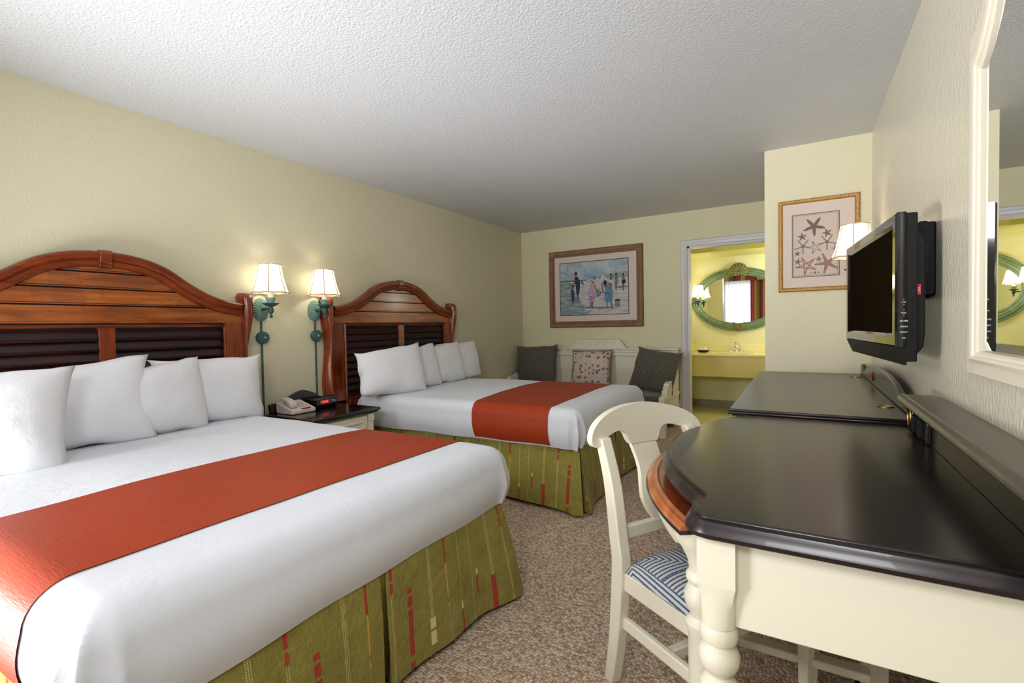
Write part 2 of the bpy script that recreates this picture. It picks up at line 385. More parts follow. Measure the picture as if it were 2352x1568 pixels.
def thing(name, label, cat, loc=(0, 0, 0), rotz=0, group=None):
    o = bpy.data.objects.new(name, None); C.objects.link(o); o.empty_display_size = .1
    o.location = loc; o.rotation_euler = (0, 0, rotz); o['_o'] = tuple(loc) if not rotz else (0, 0, 0)
    o['label'] = label; o['category'] = cat
    if group: o['group'] = group
    return o
def tag(o, label, cat, group=None):
    o['label'] = label; o['category'] = cat
    if group: o['group'] = group
    return o
def struct(name, mb, mat, parent=None, **kw):
    o = mb.build(name, mat, parent, **kw)
    if parent is None: o['kind'] = 'structure'
    return o
def copy_tree(o, parent=None):
    c = o.copy(); C.objects.link(c)
    if parent is not None: c.parent = parent
    for ch in list(o.children): copy_tree(ch, c)
    return c
def text(body, size, mat, parent, mtx, name='lettering', ext=.0004):
    cu = bpy.data.curves.new(name, 'FONT'); cu.body = body; cu.size = size; cu.align_x = 'CENTER'; cu.align_y = 'CENTER'; cu.extrude = ext
    t = bpy.data.objects.new(name, cu); C.objects.link(t)
    bpy.context.view_layer.update()
    me = bpy.data.meshes.new_from_object(t.evaluated_get(bpy.context.evaluated_depsgraph_get()))
    bpy.data.objects.remove(t); bpy.data.curves.remove(cu)
    me.transform(mtx); me.materials.clear(); me.materials.append(mat)
    o = bpy.data.objects.new(name, me); C.objects.link(o); o.parent = parent; return o
def basis(o, X, Y):
    X, Y = Vector(X).normalized(), Vector(Y).normalized(); Z = X.cross(Y)
    return Matrix(((X.x, Y.x, Z.x, o[0]), (X.y, Y.y, Z.y, o[1]), (X.z, Y.z, Z.z, o[2]), (0, 0, 0, 1)))
def lin(a, b, n): return [a+(b-a)*i/(n-1) for i in range(n)]
def interp(pts, t):
    for (a, p), (b, q) in zip(pts, pts[1:]):
        if t <= b:
            k = 0 if b == a else max(0, (t-a)/(b-a)); return p+(q-p)*k
    return pts[-1][1]
def spline(pts, n=8):
    """Catmull-Rom through 2D/3D points"""
    P = [Vector(p) for p in pts]; P = [2*P[0]-P[1]]+P+[2*P[-1]-P[-2]]; out = []
    for i in range(1, len(P)-2):
        for k in range(n):
            t = k/n; a, b, c, d = P[i-1:i+3]
            out.append(.5*((2*b)+(c-a)*t+(2*a-5*b+4*c-d)*t*t+(3*b-a-3*c+d)*t**3))
    out.append(P[-2]); return out
def offset_poly(poly, d):
    n = len(poly); out = []
    ar = sum(poly[i][0]*poly[(i+1) % n][1]-poly[(i+1) % n][0]*poly[i][1] for i in range(n)); sg = 1 if ar > 0 else -1
    for i in range(n):
        a, b, c = Vector(poly[i-1]), Vector(poly[i]), Vector(poly[(i+1) % n])
        t1 = (b-a).normalized(); t2 = (c-b).normalized(); n1 = Vector((-t1.y, t1.x)); n2 = Vector((-t2.y, t2.x))
        k = (n1+n2); L = max(.35, 1+n1.dot(n2)); out.append(tuple(b+k*(d*sg/L)))
    return out

# ------------------------------------------------------------------ room
W, H, YB, YS, XS, YF = 3.648, 2.42, 5.71, 4.076, 3.005, -.95
struct('floor', MB().box(-.1, W+.1, YF-.1, YB+.06, -.1, 0), M['carpet'])
struct('ceiling', MB().box(-.1, W+.1, YF-.1, YB+.12, H, H+.1), M['ceiling'])
struct('wall_left', MB().box(-.12, 0, YF-.12, YB+.12, 0, H), M['wall'])
struct('wall_right', MB().box(W, W+.12, YF-.12, YS+.12, 0, H), M['wall_gloss'])
struct('wall_side', MB().box(XS, W, YS, YB, 0, H), M['wall_side'])
DX0, DX1, DZ = 2.14, 2.95, 2.025
b = MB(); b.prism([(0, 0), (DX0, 0), (DX0, DZ), (DX1, DZ), (DX1, 0), (XS, 0), (XS, H), (0, H)], 'y', YB, YB+.12)
struct('wall_back', b, M['wall_back'], smooth=0)
# window wall behind the camera
WX0, WX1, WZ0, WZ1 = 1.32, 3.25, .15, 2.2
b = MB(); b.box(-.1, WX0, YF-.12, YF, 0, H); b.box(WX1, W, YF-.12, YF, 0, H); b.box(WX0, WX1, YF-.12, YF, 0, WZ0); b.box(WX0, WX1, YF-.12, YF, WZ1, H)
struct('wall_front', b, M['wall'], smooth=0)
b = MB()
for x in (WX0, 2.27, WX1-.04): b.box(x, x+.04, YF-.09, YF-.05, WZ0, WZ1)
b.box(WX0, WX1, YF-.09, YF-.05, WZ0, WZ0+.05); b.box(WX0, WX1, YF-.09, YF-.05, WZ1-.05, WZ1)
wf = struct('window_1', b, M['white_trim'], smooth=0)
# baseboards
struct('baseboard_left', MB().box(0, .012, YF, YB, 0, .09), M['white_trim'])
struct('baseboard_back', MB().box(.012, 2.07, YB-.012, YB, 0, .09), M['white_trim'])
struct('baseboard_right', MB().box(W-.012, W, YF, YS, 0, .09), M['white_trim'])
struct('baseboard_side', MB().box(XS-.012, XS, YS-.012, YB-.03, 0, .09), M['white_trim'])
# door casing (moulded) round the opening to the vanity
prof = [(0, 0), (.068, 0), (.068, .018), (.06, .024), (.045, .02), (.03, .024), (.012, .018), (0, .012)]
fr = []
for p, A in (((DX0, 0), (-1, 0)), ((DX0, DZ), (-1, 1)), ((DX1, DZ), (.78, 1)), ((DX1, 0), (.78, 0))):
    fr.append(((p[0], YB, p[1]), (A[0], 0, A[1]), (0, -1, 0)))
b = MB(); b.sweep(fr, prof)
b.box(DX0, DX0+.02, YB, YB+.12, 0, DZ); b.box(DX1-.02, DX1, YB, YB+.12, 0, DZ); b.box(DX0, DX1, YB, YB+.12, DZ-.02, DZ)
struct('trim_1', b, M['white_trim'], smooth=30)
# bathroom vanity alcove
BX0, BX1, BY = 1.925, 3.7, 7.15
struct('wall_bathroom_back', MB().box(BX0-.1, BX1+.1, BY, BY+.1, 0, 2.4), M['wall_bath'])
struct('wall_bathroom_left', MB().box(BX0-.1, BX0, YB+.12, BY, 0, 2.4), M['wall_bath'])
struct('wall_bathroom_right', MB().box(BX1, BX1+.1, YB+.12, BY, 0, 2.4), M['wall_bath'])
struct('wall_bathroom_front', MB().box(XS, BX1, YB+.02, YB+.12, 0, 2.4), M['wall_bath'])
struct('ceiling_bathroom', MB().box(BX0-.1, BX1+.1, YB+.12, BY+.1, 2.38, 2.42), M['soffit'])
struct('trim_2', MB().box(BX0, BX1, 6.55, BY, 2.055, 2.38), M['soffit'])
struct('floor_bathroom', MB().box(BX0-.1, BX1+.1, YB+.06, BY+.1, -.1, .002), M['vinyl'])
b = MB(); b.box(BX0, BX1, BY-.012, BY, .002, .10); b.box(BX0, BX0+.012, YB+.13, BY-.012, .002, .10)
struct('baseboard_bathroom', b, M['basegrey'])

# ------------------------------------------------------------------ curtains behind the camera
def curtain(name, x0, x1, y, z0, z1, amp, wl, mat, label, cat, uvk=1.6, grp=None):
    n = int((x1-x0)/wl*12)+2; us = lin(x0, x1, n); vs = lin(z0, z1, 8)
    ph = random.random()*6
    f = lambda u, v: (u, y+amp*sin(2*PI*(u-x0)/wl+ph+.3*sin(3*v))+.3*amp*sin(4.7*PI*(u-x0)/wl), v)
    b = MB(); b.grid(f, us, vs, uv=lambda u, v: ((u-x0)*uvk, v))
    o = b.build(name, mat, loc=((x0+x1)/2, y, z0), smooth=60, fix=False); return tag(o, label, cat, grp)
curtain('sheer_curtain', 1.36, 2.06, YF+.07, .05, 2.36, .018, .1, M['sheer'], 'white sheer curtain over the bright window, seen in the oval mirror', 'curtain')
curtain('sheer_curtain', 2.5, 3.22, YF+.07, .05, 2.36, .018, .1, M['sheer'], 'white sheer curtain right of the striped drape at the window', 'curtain')
curtain('striped_drape', 2.03, 2.55, YF+.14, .04, 2.36, .025, .13, M['drape'], 'red, green and gold striped drape seen in the oval mirror', 'drape')
b = MB()
f = lambda u, v: (u, YF+.2+.006*sin(u*30), v)
b.grid(f, lin(1.34, 3.3, 60), lin(2.215, 2.41, 4), uv=lambda u, v: (u-1.34, v)); b.grid(lambda u, v: (1.34, u, v), lin(YF+.02, YF+.2, 3), lin(2.215, 2.41, 3), uv=lambda u, v: (0, v))
tag(b.build('curtain_valance', M['valance'], loc=(2.3, YF+.2, 2.3), smooth=60), 'colour-block red, gold and green valance above the sheer curtain, seen in the oval mirror', 'valance')

# ------------------------------------------------------------------ headboards
ARCH = [(-.80, 1.352), (-.70, 1.356), (-.60, 1.376), (-.5, 1.413), (-.40, 1.468), (-.28, 1.545), (-.15, 1.588), (0, 1.602), (.15, 1.588), (.28, 1.545), (.40, 1.468), (.5, 1.413), (.60, 1.376), (.70, 1.356), (.80, 1.352)]
def headboard(yc, hw, label, stile_y):
    t = thing('headboard', label, 'headboard', (.05, yc, 0))
    k = hw/.80
    pts = [(y*k, z) for y, z in ARCH]
    top = spline([(y, z) for y, z in pts], 5)
    yi = hw-.045                        # inner half width between posts
    # arched top rail
    pr = [(-.058, .0), (-.052, .018), (-.03, .024), (-.022, .018), (-.010, .030), (.012, .034), (.022, .026), (.026, .008), (.024, -.03), (-.058, -.03)]
    fr = []
    for i, p in enumerate(top):
        if abs(p.x) > yi+.001: continue
        a = top[max(i-1, 0)]; c = top[min(i+1, len(top)-1)]; T = Vector((0, c.x-a.x, c.y-a.y)).normalized(); Nn = Vector((0, -T.z, T.y))
        fr.append(((.07, yc+p.x, p.y-.026), Nn, (1, 0, 0)))
    b = MB(); b.sweep(fr, pr); b.build('top_rail', M['hbrail'], t, smooth=30)
    # bound block at the crown of the arch
    b = MB(); b.sweep([((.07, yc+q, 1.602-.026-abs(q)*.02), (0, 0, 1), (1, 0, 0)) for q in (-.026, -.024, .024, .026)], [(a*1.0+(.006 if a > 0 else -.006), c+.006) for a, c in pr])
    b.build('crown_block', M['hbrail'], t, smooth=30, bevel=.003)
    # plank panel: boards divided by double grooves
    def ztop(y): return interp([(p.x, p.y) for p in top], y)-.06
    def span(z):
        ys = [p.x for p in top if p.y-.06 >= z]
        return (max(-yi, min(ys)), min(yi, max(ys))) if ys else (0, 0)
    b = MB(); zs = [1.222, 1.305, 1.318, 1.400, 1.412, 1.488, 1.500, 1.56]
    for z0, z1 in ((1.222, 1.312), (1.320, 1.400), (1.408, 1.486), (1.494, 1.56)):
        ys = [y for y in lin(-yi, yi, 81) if ztop(y) > z0]
        if len(ys) < 3: continue
        poly = [(yc+ys[0], z0), (yc+ys[-1], z0)]+[(yc+y, min(z1, max(ztop(y), z0+.0005))) for y in reversed(ys)]
        b.prism(poly, 'x', .03, .066)
    b.build('plank_panel', M['hbwood'], t, smooth=0, bevel=.003, seg=1)
    b = MB(); b.box(.022, .045, yc-yi, yc+yi, .30, 1.33)
    ys = lin(-yi*.8, yi*.8, 41); b.prism([(yc+ys[0], 1.3), (yc+ys[-1], 1.3)]+[(yc+y, max(1.301, ztop(y)-.01)) for y in reversed(ys)], 'x', .024, .05)
    for z in (1.325, 1.413, 1.499):
        y0, y1 = span(z+.02); b.box(.05, .0672, yc+y0, yc+y1, z, z+.003)
    b.build('backing_panel', M['groove'], t, smooth=0)
    # louvred lower half
    lo, hi = .60, 1.215; si = yi-.115
    b = MB(); b.box(.03, .07, yc-yi, yc-si, .2, 1.222); b.box(.03, .07, yc+si, yc+yi, .2, 1.222); b.box(.03, .07, yc-yi, yc+yi, .2, lo)
    b.build('panel_frame', M['hbpost'], t, smooth=0, bevel=.003)
    b = MB(); b.box(.03, .072, yc+stile_y-.036, yc+stile_y+.036, lo, hi); b.build('center_stile', M['hbpost'], t, smooth=0, bevel=.004)
    mo = [(0, 0), (.016, 0), (.016, .012), (.008, .016), (0, .008)]
    b = MB(); q = [(-si, lo), (si, lo), (si, hi), (-si, hi)]; dr = [(1, 1), (-1, 1), (-1, -1), (1, -1)]
    b.sweep([((.068, yc+y, z), (0, dy, dz), (1, 0, 0)) for (y, z), (dy, dz) in zip(q, dr)], mo, closed=True)
    b.build('panel_molding', M['hbrail'], t, smooth=30)
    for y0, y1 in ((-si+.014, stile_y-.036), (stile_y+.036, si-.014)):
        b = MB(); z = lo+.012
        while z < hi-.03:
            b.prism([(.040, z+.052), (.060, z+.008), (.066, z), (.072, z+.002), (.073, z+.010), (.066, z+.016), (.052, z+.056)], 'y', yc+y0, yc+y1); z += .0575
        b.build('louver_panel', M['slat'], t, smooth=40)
    # serpentine posts
    for sgn in (-1, 1):
        zs = lin(0.02, 1.375, 50); fr = []; n8 = []
        for z in zs:
            wv = .014*sin((z-.05)/1.36*2*PI*2.3+.6)*(.5+.5*z); xf = .098+.016*sin(z/1.36*2*PI*2.0+2.2)
            yo = hw+wv; yin = yi-.002
            n8.append([(.004, yin), (xf-.02, yin), (xf-.004, yin+.012), (xf, (yin+yo)/2), (xf-.004, yo-.012), (xf-.02, yo), (.004, yo)])
        rows = [[(x, yc+sgn*y, z) for x, y in r] for r, z in zip(n8, zs)]
        for dz, kx in ((.018, .97), (.034, .88), (.044, .72), (.048, .5)):
            r = n8[-1]; rows.append([(.004+(x-.004)*kx, yc+sgn*((yi+hw)/2+(y-(yi+hw)/2)*(1.25 if dz < .03 else kx)), zs[-1]+dz) for x, y in r])
        m = len(rows[0]); b = MB(); fs = [(i*m+k, i*m+(k+1) % m, (i+1)*m+(k+1) % m, (i+1)*m+k) for i in range(len(rows)-1) for k in range(m)]
        fs += [tuple(range(m)), tuple((len(rows)-1)*m+k for k in range(m))]
        b.add([p for r in rows for p in r], fs); b.build('post', M['hbpost'], t, smooth=50)
    return t
headboard(1.105, .775, 'arched amber wood headboard behind the nearer bed, cut by the left edge', 0.0)
headboard(3.295, .80, 'arched amber wood headboard behind the farther bed by the bench', 0.015)

# ------------------------------------------------------------------ beds
def wr(x, y, s=1.0):
    return .004*noise.noise((x*2.2, y*2.2, 3.1*s))+.0025*noise.noise((x*6, y*4, 9.0*s))
class Cloth:
    """flat cloth folded over a mattress block"""
    def __init__(s, x0, x1, y0, y1, top, hem, r=.085, seed=1.0):
        s.x0, s.x1, s.y0, s.y1, s.top, s.hem, s.r, s.seed = x0+r, x1-r, y0+r, y1-r, top, hem, r, seed
        s.arc = r*PI/2; s.D = s.arc+(top-hem-r)
    def prof(s, q):
        if q <= s.arc:
            a = q/s.r; return s.r*sin(a), s.r*(1-cos(a))
        e = (q-s.arc)/max(1e-6, s.D-s.arc); h = s.top-s.hem-s.r
        return s.r+.012*sin(PI*e)-.02*e*e, s.r+e*h
    def at(s, a, b, off=0):
        ea = max(0, s.x0-a, a-s.x1); eb = max(0, s.y0-b, b-s.y1)
        sa = -1 if a < s.x0 else 1; sb = -1 if b < s.y0 else 1
        ca = min(max(a, s.x0), s.x1); cb = min(max(b, s.y0), s.y1)
        n = .006*noise.noise((a*2.0, b*2.0, s.seed))+.003*noise.noise((a*5, b*4, s.seed+5))
        q = max(ea, eb)
        if q == 0:
            cx = (ca-s.x0)/(s.x1-s.x0); cy = (cb-s.y0)/(s.y1-s.y0)
            return Vector((ca, cb, s.top+n+off+.012*sin(PI*cx)*sin(PI*cy)))
        o, d = s.prof(q)
        th = 0 if eb == 0 else (PI/2 if ea == 0 else math.atan2(eb, ea))
        e = d/(s.top-s.hem)
        fold = 0
        if ea > 0 and eb > 0: fold = (.016*sin(th*9+.4)+.006*sin(th*17))*min(1, e*1.4)*min(1, 4*ea/q)*min(1, 4*eb/q)
        o2 = o+off*min(1, q/s.arc)+fold+n*1.3*e
        z = s.top-d+n*(1-e)+off*max(0, 1-q/s.arc)+(.012*noise.noise((a*3, b*3, s.seed+9))*max(0, e-.6)/.4)
        return Vector((ca+sa*cos(th)*o2 if ea > 0 else ca, cb+sb*sin(th)*o2 if eb > 0 else cb, z))
    def steps(s, lo, hi, nin, nout=18):
        return [lo-s.D+s.D*i/nout for i in range(nout)]+lin(lo, hi, nin)+[hi+s.D*(i+1)/nout for i in range(nout)]
    def mesh(s):
        us = s.steps(s.x0, s.x1, 46); vs = s.steps(s.y0, s.y1, 36); b = MB()
        b.grid(lambda u, v: s.at(u, v), us, vs); return b
    def strip(s, xa, xb, off, skew=0, hemy=0, skb=None):
        skb = skew if skb is None else skb
        vs = s.steps(s.y0, s.y1, 36); vs = [max(s.y0-s.D+hemy, min(s.y1+s.D-hemy, v)) for v in vs]
        ym = (s.y0+s.y1)/2; us = lin(0, 1, 14); b = MB()
        b.grid(lambda u, v: s.at(xa+(xb-xa)*u+(skew+(skb-skew)*u)*(v-ym), v, off), us, vs)
        return b
def bed_skirt(parent, x1, y0, y1, xh, ztop, seed):
    """three hung panels with inverted pleats at mid-foot and at the corners"""
    P = []; rnd = random.Random(seed)
    def seg(a, b, nrm, pleats):
        a, b = Vector(a), Vector(b); L = (b-a).length; t = (b-a)/L; s_ = 0; out = []
        ks = sorted(pleats); cuts = []
        for k in ks: cuts += [(k*L-.012, 0), (k*L-.05, .045), (k*L+.05, .05), (k*L+.012, 0)]
        n = 40; base = [(L*i/n, 0) for i in range(n+1) if all(abs(L*i/n-k*L) > .015 for k in ks)]
        seq = []
        for d, dep in base:
            while cuts and cuts[0][0]+.0 <= d+.03 and d > cuts[0][0]:
                seq += cuts[:4]; cuts = cuts[4:]
            seq.append((d, dep))
        for d, dep in seq: out.append((a+t*d, nrm, dep))
        return out
    P += seg((xh, y0), (x1-.03, y0), (0, -1), [.5])
    P += [(Vector((x1-.012, y0+.002)), (.5, -.7), .0), (Vector((x1-.06, y0+.05)), (.7, -.7), .02), (Vector((x1-.05, y0+.06)), (.7, -.7), .02), (Vector((x1-.002, y0+.012)), (.8, -.4), 0)]
    P += seg((x1, y0+.03), (x1, y1-.03), (1, 0), [.5])
    P += [(Vector((x1-.002, y1-.012)), (.8, .4), 0), (Vector((x1-.05, y1-.06)), (.7, .7), .02), (Vector((x1-.06, y1-.05)), (.7, .7), .02), (Vector((x1-.012, y1-.002)), (.5, .7), 0)]
    P += seg((x1-.03, y1), (xh, y1), (0, 1), [.5])
    us = [0]
    for (a, _, d1), (c, _, d2) in zip(P, P[1:]): us.append(us[-1]+max(.002, (c-a).length)+abs(d2-d1))
    vs = lin(0, 1, 9); b = MB(); idx = {u: i for i, u in enumerate(us)}
    def fn(u, v):
        p, nr, dep = P[idx[u]]; fl = 1-v; wob = .022*noise.noise((u*5, v*.8, seed*3.3))+.018*noise.noise((u*1.9, 0, seed))+.007*noise.noise((u*13, v*1.2, seed))
        cr = max(math.exp(-(p-Vector(q)).length/.22) for q in ((x1, y0), (x1, y1))); o = (.012+.085*cr)*fl-.022-dep*(.1+1.1*fl)+wob*fl+.02*v*(1-v)
        return (p.x+nr[0]*o, p.y+nr[1]*o, .03-.018*cr+(ztop-.03+.018*cr)*v+.012*noise.noise((u*3, 2, seed))*fl*(1-cr))
    b.grid(fn, us, vs, uv=lambda u, v: (u+seed*.137, v*ztop))
    return b.build('bed_skirt', M['skirt'], parent, smooth=50, fix=False)

def make_bed(x1, y0, y1, label, sheetlab, runlab, ra, rb, skew, skb, seed, top=.645, hem=.40):
    t = thing('bed', label, 'bed', ((x1)/2, (y0+y1)/2, 0))
    b = MB(); b.box(.125, x1-.06, y0+.05, y1-.05, .375, top-.03); b.build('mattress', M['white_cloth'], t, bevel=.03)
    b = MB(); b.box(.125, x1-.07, y0+.06, y1-.06, .12, .375); b.build('box_base', M['darkgrey'], t, bevel=.01)
    bed_skirt(t, x1-.005, y0+.04, y1-.04, .13, .41, seed)
    cl = Cloth(.117, x1, y0, y1, top, hem, seed=seed)
    tag(cl.mesh().build('bed_sheet', M['white_cloth'], loc=(x1/2, (y0+y1)/2, hem), smooth=70, fix=False), sheetlab, 'bed sheet')
    tag(cl.strip(ra, rb, .004, skew, .012, skb).build('bed_runner', M['runner'], loc=((ra+rb)/2, (y0+y1)/2, top), smooth=70, fix=False), runlab, 'bed runner')
    return cl
make_bed(2.135, .31, 1.815, 'bed nearest the camera with olive striped skirt, cut by the lower left edge', 'white sheet tucked over the mattress of the nearer bed',
         'wide rust-orange runner across the nearer bed, running out at the left edge', 1.285, 1.895, .012, .012, 1.0)
make_bed(2.085, 2.695, 4.13, 'farther bed with olive striped skirt, between nightstand and bench', 'white sheet with gathered corner over the mattress of the farther bed',
         'rust-orange satin runner hanging over the side of the farther bed', 1.215, 1.84, -.10, -.045, 2.0)

def pillow_mesh(w, h, t, seed, pinch=.08, n=28, mat=None, soft=.5, slope=0):
    b = MB(); g = lin(-1, 1, n)
    def fn(sd):
        def f(u, v):
            ed = 1-pinch*(1-abs(v)**3)*abs(u)**4; ed2 = 1-pinch*(1-abs(u)**3)*abs(v)**4
            th = (max(0, (1-abs(u)**2.6)*(1-abs(v)**2.6)))**(soft*1.15)
            sg = .10*(1-v)*.5
            x = sd*(t/2*th*(1+sg)+.004)+.008*noise.noise((u*1.6, v*1.6, seed*7.1))
            r = .02*noise.noise((u*2.1, v*2.1, seed+4))*(1-th)
            return (x+.003*noise.noise((u*4, v*4, seed*3.3+7))*th, w/2*u*ed+r, h/2*(v+1)*1.0+h/2*(ed2-1)*(1 if v > 0 else -.35)*abs(v)+r+slope*h*(u-.4)*((v+1)/2)**1.5)
        return f
    b.grid(fn(1), g, g, uv=lambda u, v: (u*w/2, v*h/2)); b.grid(fn(-1), g, g, flip=True, uv=lambda u, v: (u*w/2, v*h/2))
    return b
def pillow(name, loc, rot, dims, seed, label, cat, mat, grp=None, pinch=.06, soft=.5, slope=0):
    b = pillow_mesh(*dims, seed, pinch, soft=soft, slope=slope); bm_merge = b.build(name, mat, smooth=80, fix=False)
    me = bm_merge.data; bm = bmesh.new(); bm.from_mesh(me); bmesh.ops.remove_doubles(bm, verts=bm.verts, dist=.0085); bmesh.ops.recalc_face_normals(bm, faces=bm.faces); bm.to_mesh(me); bm.free()
    bm_merge.location = loc; bm_merge.rotation_euler = rot
    return tag(bm_merge, label, cat, grp)
G1 = 'white pillows on the nearer bed'; G2 = 'white pillows on the farther bed'
Z0 = .646
R = math.radians
pillow('pillow', (.30, 1.50, Z0), (R(-5), R(-13), R(-2)), (.62, .395, .17), 1, 'white pillow at the nightstand end of the nearer bed, farthest from the camera', 'pillow', M['pillow'], G1, slope=0.06)
pillow('pillow', (.41, 1.215, Z0), (R(-3), R(-15), R(10)), (.48, .39, .17), 2, 'white pillow third from the camera on the nearer bed', 'pillow', M['pillow'], G1, slope=0.08)
pillow('pillow', (.43, .81, Z0), (R(-1), R(-17), R(-6)), (.70, .415, .19), 3, 'white pillow second from the camera on the nearer bed, below the middle stile', 'pillow', M['pillow'], G1, slope=0.09)
pillow('pillow', (.64, .42, Z0), (R(-6), R(-20), R(-14)), (.64, .43, .20), 4, 'white pillow nearest the camera, cut by the left edge of the photo', 'pillow', M['pillow'], G1, slope=0.08)
pillow('pillow', (.30, 3.93, Z0), (R(-1), R(-13), R(-2)), (.62, .39, .16), 5, 'white pillow at the bench end of the farther bed', 'pillow', M['pillow'], G2, slope=0.05)
pillow('pillow', (.36, 3.61, Z0), (0, R(-14), R(-4)), (.52, .39, .16), 6, 'white pillow second from the bench end of the farther bed', 'pillow', M['pillow'], G2, slope=0.05)
pillow('pillow', (.40, 3.21, Z0), (0, R(-15), R(-4)), (.50, .385, .16), 7, 'mostly hidden white pillow just behind the wide front pillow of the farther bed', 'pillow', M['pillow'], G2, slope=0.05)
pillow('pillow', (.47, 2.82, Z0), (R(-3), R(-20), R(-12)), (.62, .415, .18), 8, 'whole white pillow in front at the nightstand end of the farther bed', 'pillow', M['pillow'], G2, slope=0.12)

# ------------------------------------------------------------------ nightstand
NX0, NX1, NY0, NY1, NZ = .115, .61, 1.94, 2.515, .60
t = thing('nightstand', 'cream nightstand with black top between the two beds', 'nightstand', (.36, 2.23, 0))
b = MB(); b.box(NX0+.02, NX1-.05, NY0+.04, NY1-.04, .06, NZ-.035); b.build('body', M['cream'], t, bevel=.003)
b = MB(); b.box(NX0, NX1, NY0, NY1, NZ-.022, NZ); b.box(NX0, NX1-.012, NY0+.012, NY1-.012, NZ-.036, NZ-.022); b.build('top', M['black'], t, bevel=.008, seg=3)
bp = spline([(NY0+.02, NZ+.02), (NY0+.02, NZ+.065), (NY0+.09, NZ+.07), (NY0+.16, NZ+.10), (NY0+.27, NZ+.135), (NY0+.38, NZ+.10), (NY0+.43, NZ+.07), (NY1-.03, NZ+.068), (NY1-.02, NZ+.03)], 5)
b = MB(); b.prism([(NY0+.02, NZ-.002)]+[tuple(p) for p in bp]+[(NY1-.02, NZ-.002)], 'x', NX0+.004, NX0+.026); b.build('back_gallery', M['black'], t, bevel=.004)
for z0, z1 in ((.33, .55), (.09, .31)):
    b = MB(); b.box(NX1-.05, NX1-.034, NY0+.10, NY1-.10, z0, z1)
    d = b.build('drawer', M['cream'], t, bevel=.003)
    mo = [(0, 0), (.022, 0), (.022, .004), (.010, .012), (0, .006)]; q = [(NY0+.13, z0+.03), (NY1-.13, z0+.03), (NY1-.13, z1-.03), (NY0+.13, z1-.03)]; dr = [(1, 1), (-1, 1), (-1, -1), (1, -1)]
    b = MB(); b.sweep([((NX1-.035, y, z), (0, dy, dz), (1, 0, 0)) for (y, z), (dy, dz) in zip(q, dr)], mo, closed=True); b.build('panel_molding', M['cream'], d, smooth=30)
    b = MB(); b.lathe([(.006, 0), (.006, .012), (.015, .016), (.016, .024), (.01, .03), (0, .031)], (NX1-.034, (NY0+NY1)/2, (z0+z1)/2), 16, 'x'); b.build('knob', M['brass'], d)
for y in (NY0+.045, NY1-.092):
    b = MB(); b.box(NX1-.052, NX1-.032, y, y+.047, .06, NZ-.037)
    for k in range(3): b.box(NX1-.033, NX1-.028, y+.008+k*.012, y+.015+k*.012, .10, NZ-.11)
    b.box(NX1-.034, NX1-.026, y-.003, y+.05, NZ-.09, NZ-.038)
    b.build('fluted_pilaster', M['cream'], t, bevel=.002)
for x in (NX0+.05, NX1-.09):
    for y in (NY0+.07, NY1-.07): b = MB(); b.lathe([(.012, 0), (.025, .02), (.022, .05), (.03, .062)], (x, y, 0), 14); b.build('bun_foot', M['cream'], t)

# telephone
t = thing('telephone', 'beige desk telephone with red message lamp on the nightstand', 'telephone', (.235, 2.09, NZ))
X0, X1, Y0, Y1 = .145, .325, 2.0, 2.18
b = MB(); b.prism([(X0+.006, NZ+.002), (X1-.004, NZ+.002), (X1, NZ+.016), (X1-.004, NZ+.030), (X0+.01, NZ+.075), (X0, NZ+.068), (X0, NZ+.03)], 'y', Y0, Y1); b.build('base', M['phone'], t, bevel=.004, seg=3)
b = MB(); hp = [(X0+.002, NZ+.078), (X0+.01, NZ+.098), (X0+.05, NZ+.108), (X0+.1, NZ+.098), (X1-.045, NZ+.078), (X1-.03, NZ+.066), (X1-.032, NZ+.042), (X1-.075, NZ+.052), (X1-.08, NZ+.066), (X0+.095, NZ+.08), (X0+.05, NZ+.088), (X0+.032, NZ+.082), (X0+.03, NZ+.066)]
b.prism(hp, 'y', Y0+.012, Y0+.062); b.build('handset', M['phone'], t, bevel=.007, seg=3)
b = MB()
for i in range(4):
    for j in range(3):
        xx = X0+.06+i*.022; zz = NZ+.0735-(.0445*(xx-X0-.01)/(X1-X0-.014)); b.box(xx, xx+.013, Y0+.085+j*.024, Y0+.101+j*.024, zz-.004, zz+.003)
b.build('keypad', M['key'], t, bevel=.001)
b = MB(); b.box(X1-.020, X1-.004, Y0+.075, Y0+.145, NZ+.024, NZ+.037); b.build('message_lamp', M['phonered'], t, bevel=.003)
# clock radio
t = thing('clock_radio', 'black clock radio with red digits beside the telephone', 'clock radio', (.2, 2.32, NZ))
X0, X1, Y0, Y1 = .15, .275, 2.235, 2.405
b = MB(); b.prism([(X0, NZ+.003), (X1-.014, NZ+.003), (X1+.004, NZ+.03), (X1-.012, NZ+.062), (X0, NZ+.062)], 'y', Y0, Y1); b.build('case', M['radio'], t, bevel=.005, seg=3)
b = MB(); b.box(X0+.004, X1-.022, Y0+.006, Y1-.006, NZ+.060, NZ+.064); b.build('top_panel', M['radiotop'], t, bevel=.001)
fx = Vector((-.016, 0, .032)).normalized(); o_ = Vector((X1-.0035, Y0+.062, NZ+.0465))
mt = basis(o_-Vector(t['_o']), (0, 1, 0), fx)
b = MB(); Zd = Vector((0, 1, 0)).cross(fx)
b.add([o_+Vector((0, sy*.038, 0))+fx*sz*.0125+Zd*.001 for sy, sz in ((-1, -1), (1, -1), (1, 1), (-1, 1))], [(0, 1, 2, 3)]); b.build('display', M['led'], t, smooth=0)
text('10:03', .024, M['digit'], t, mt @ Matrix.Translation((0, 0, .0015)), 'digits')
for i in range(2):
    text('AM FM ALARM' if i else 'SLEEP SNOOZE', .006, M['whitemark'], t, mt @ Matrix.Translation((.072, .006-i*.009, .0015)), 'button_marks')

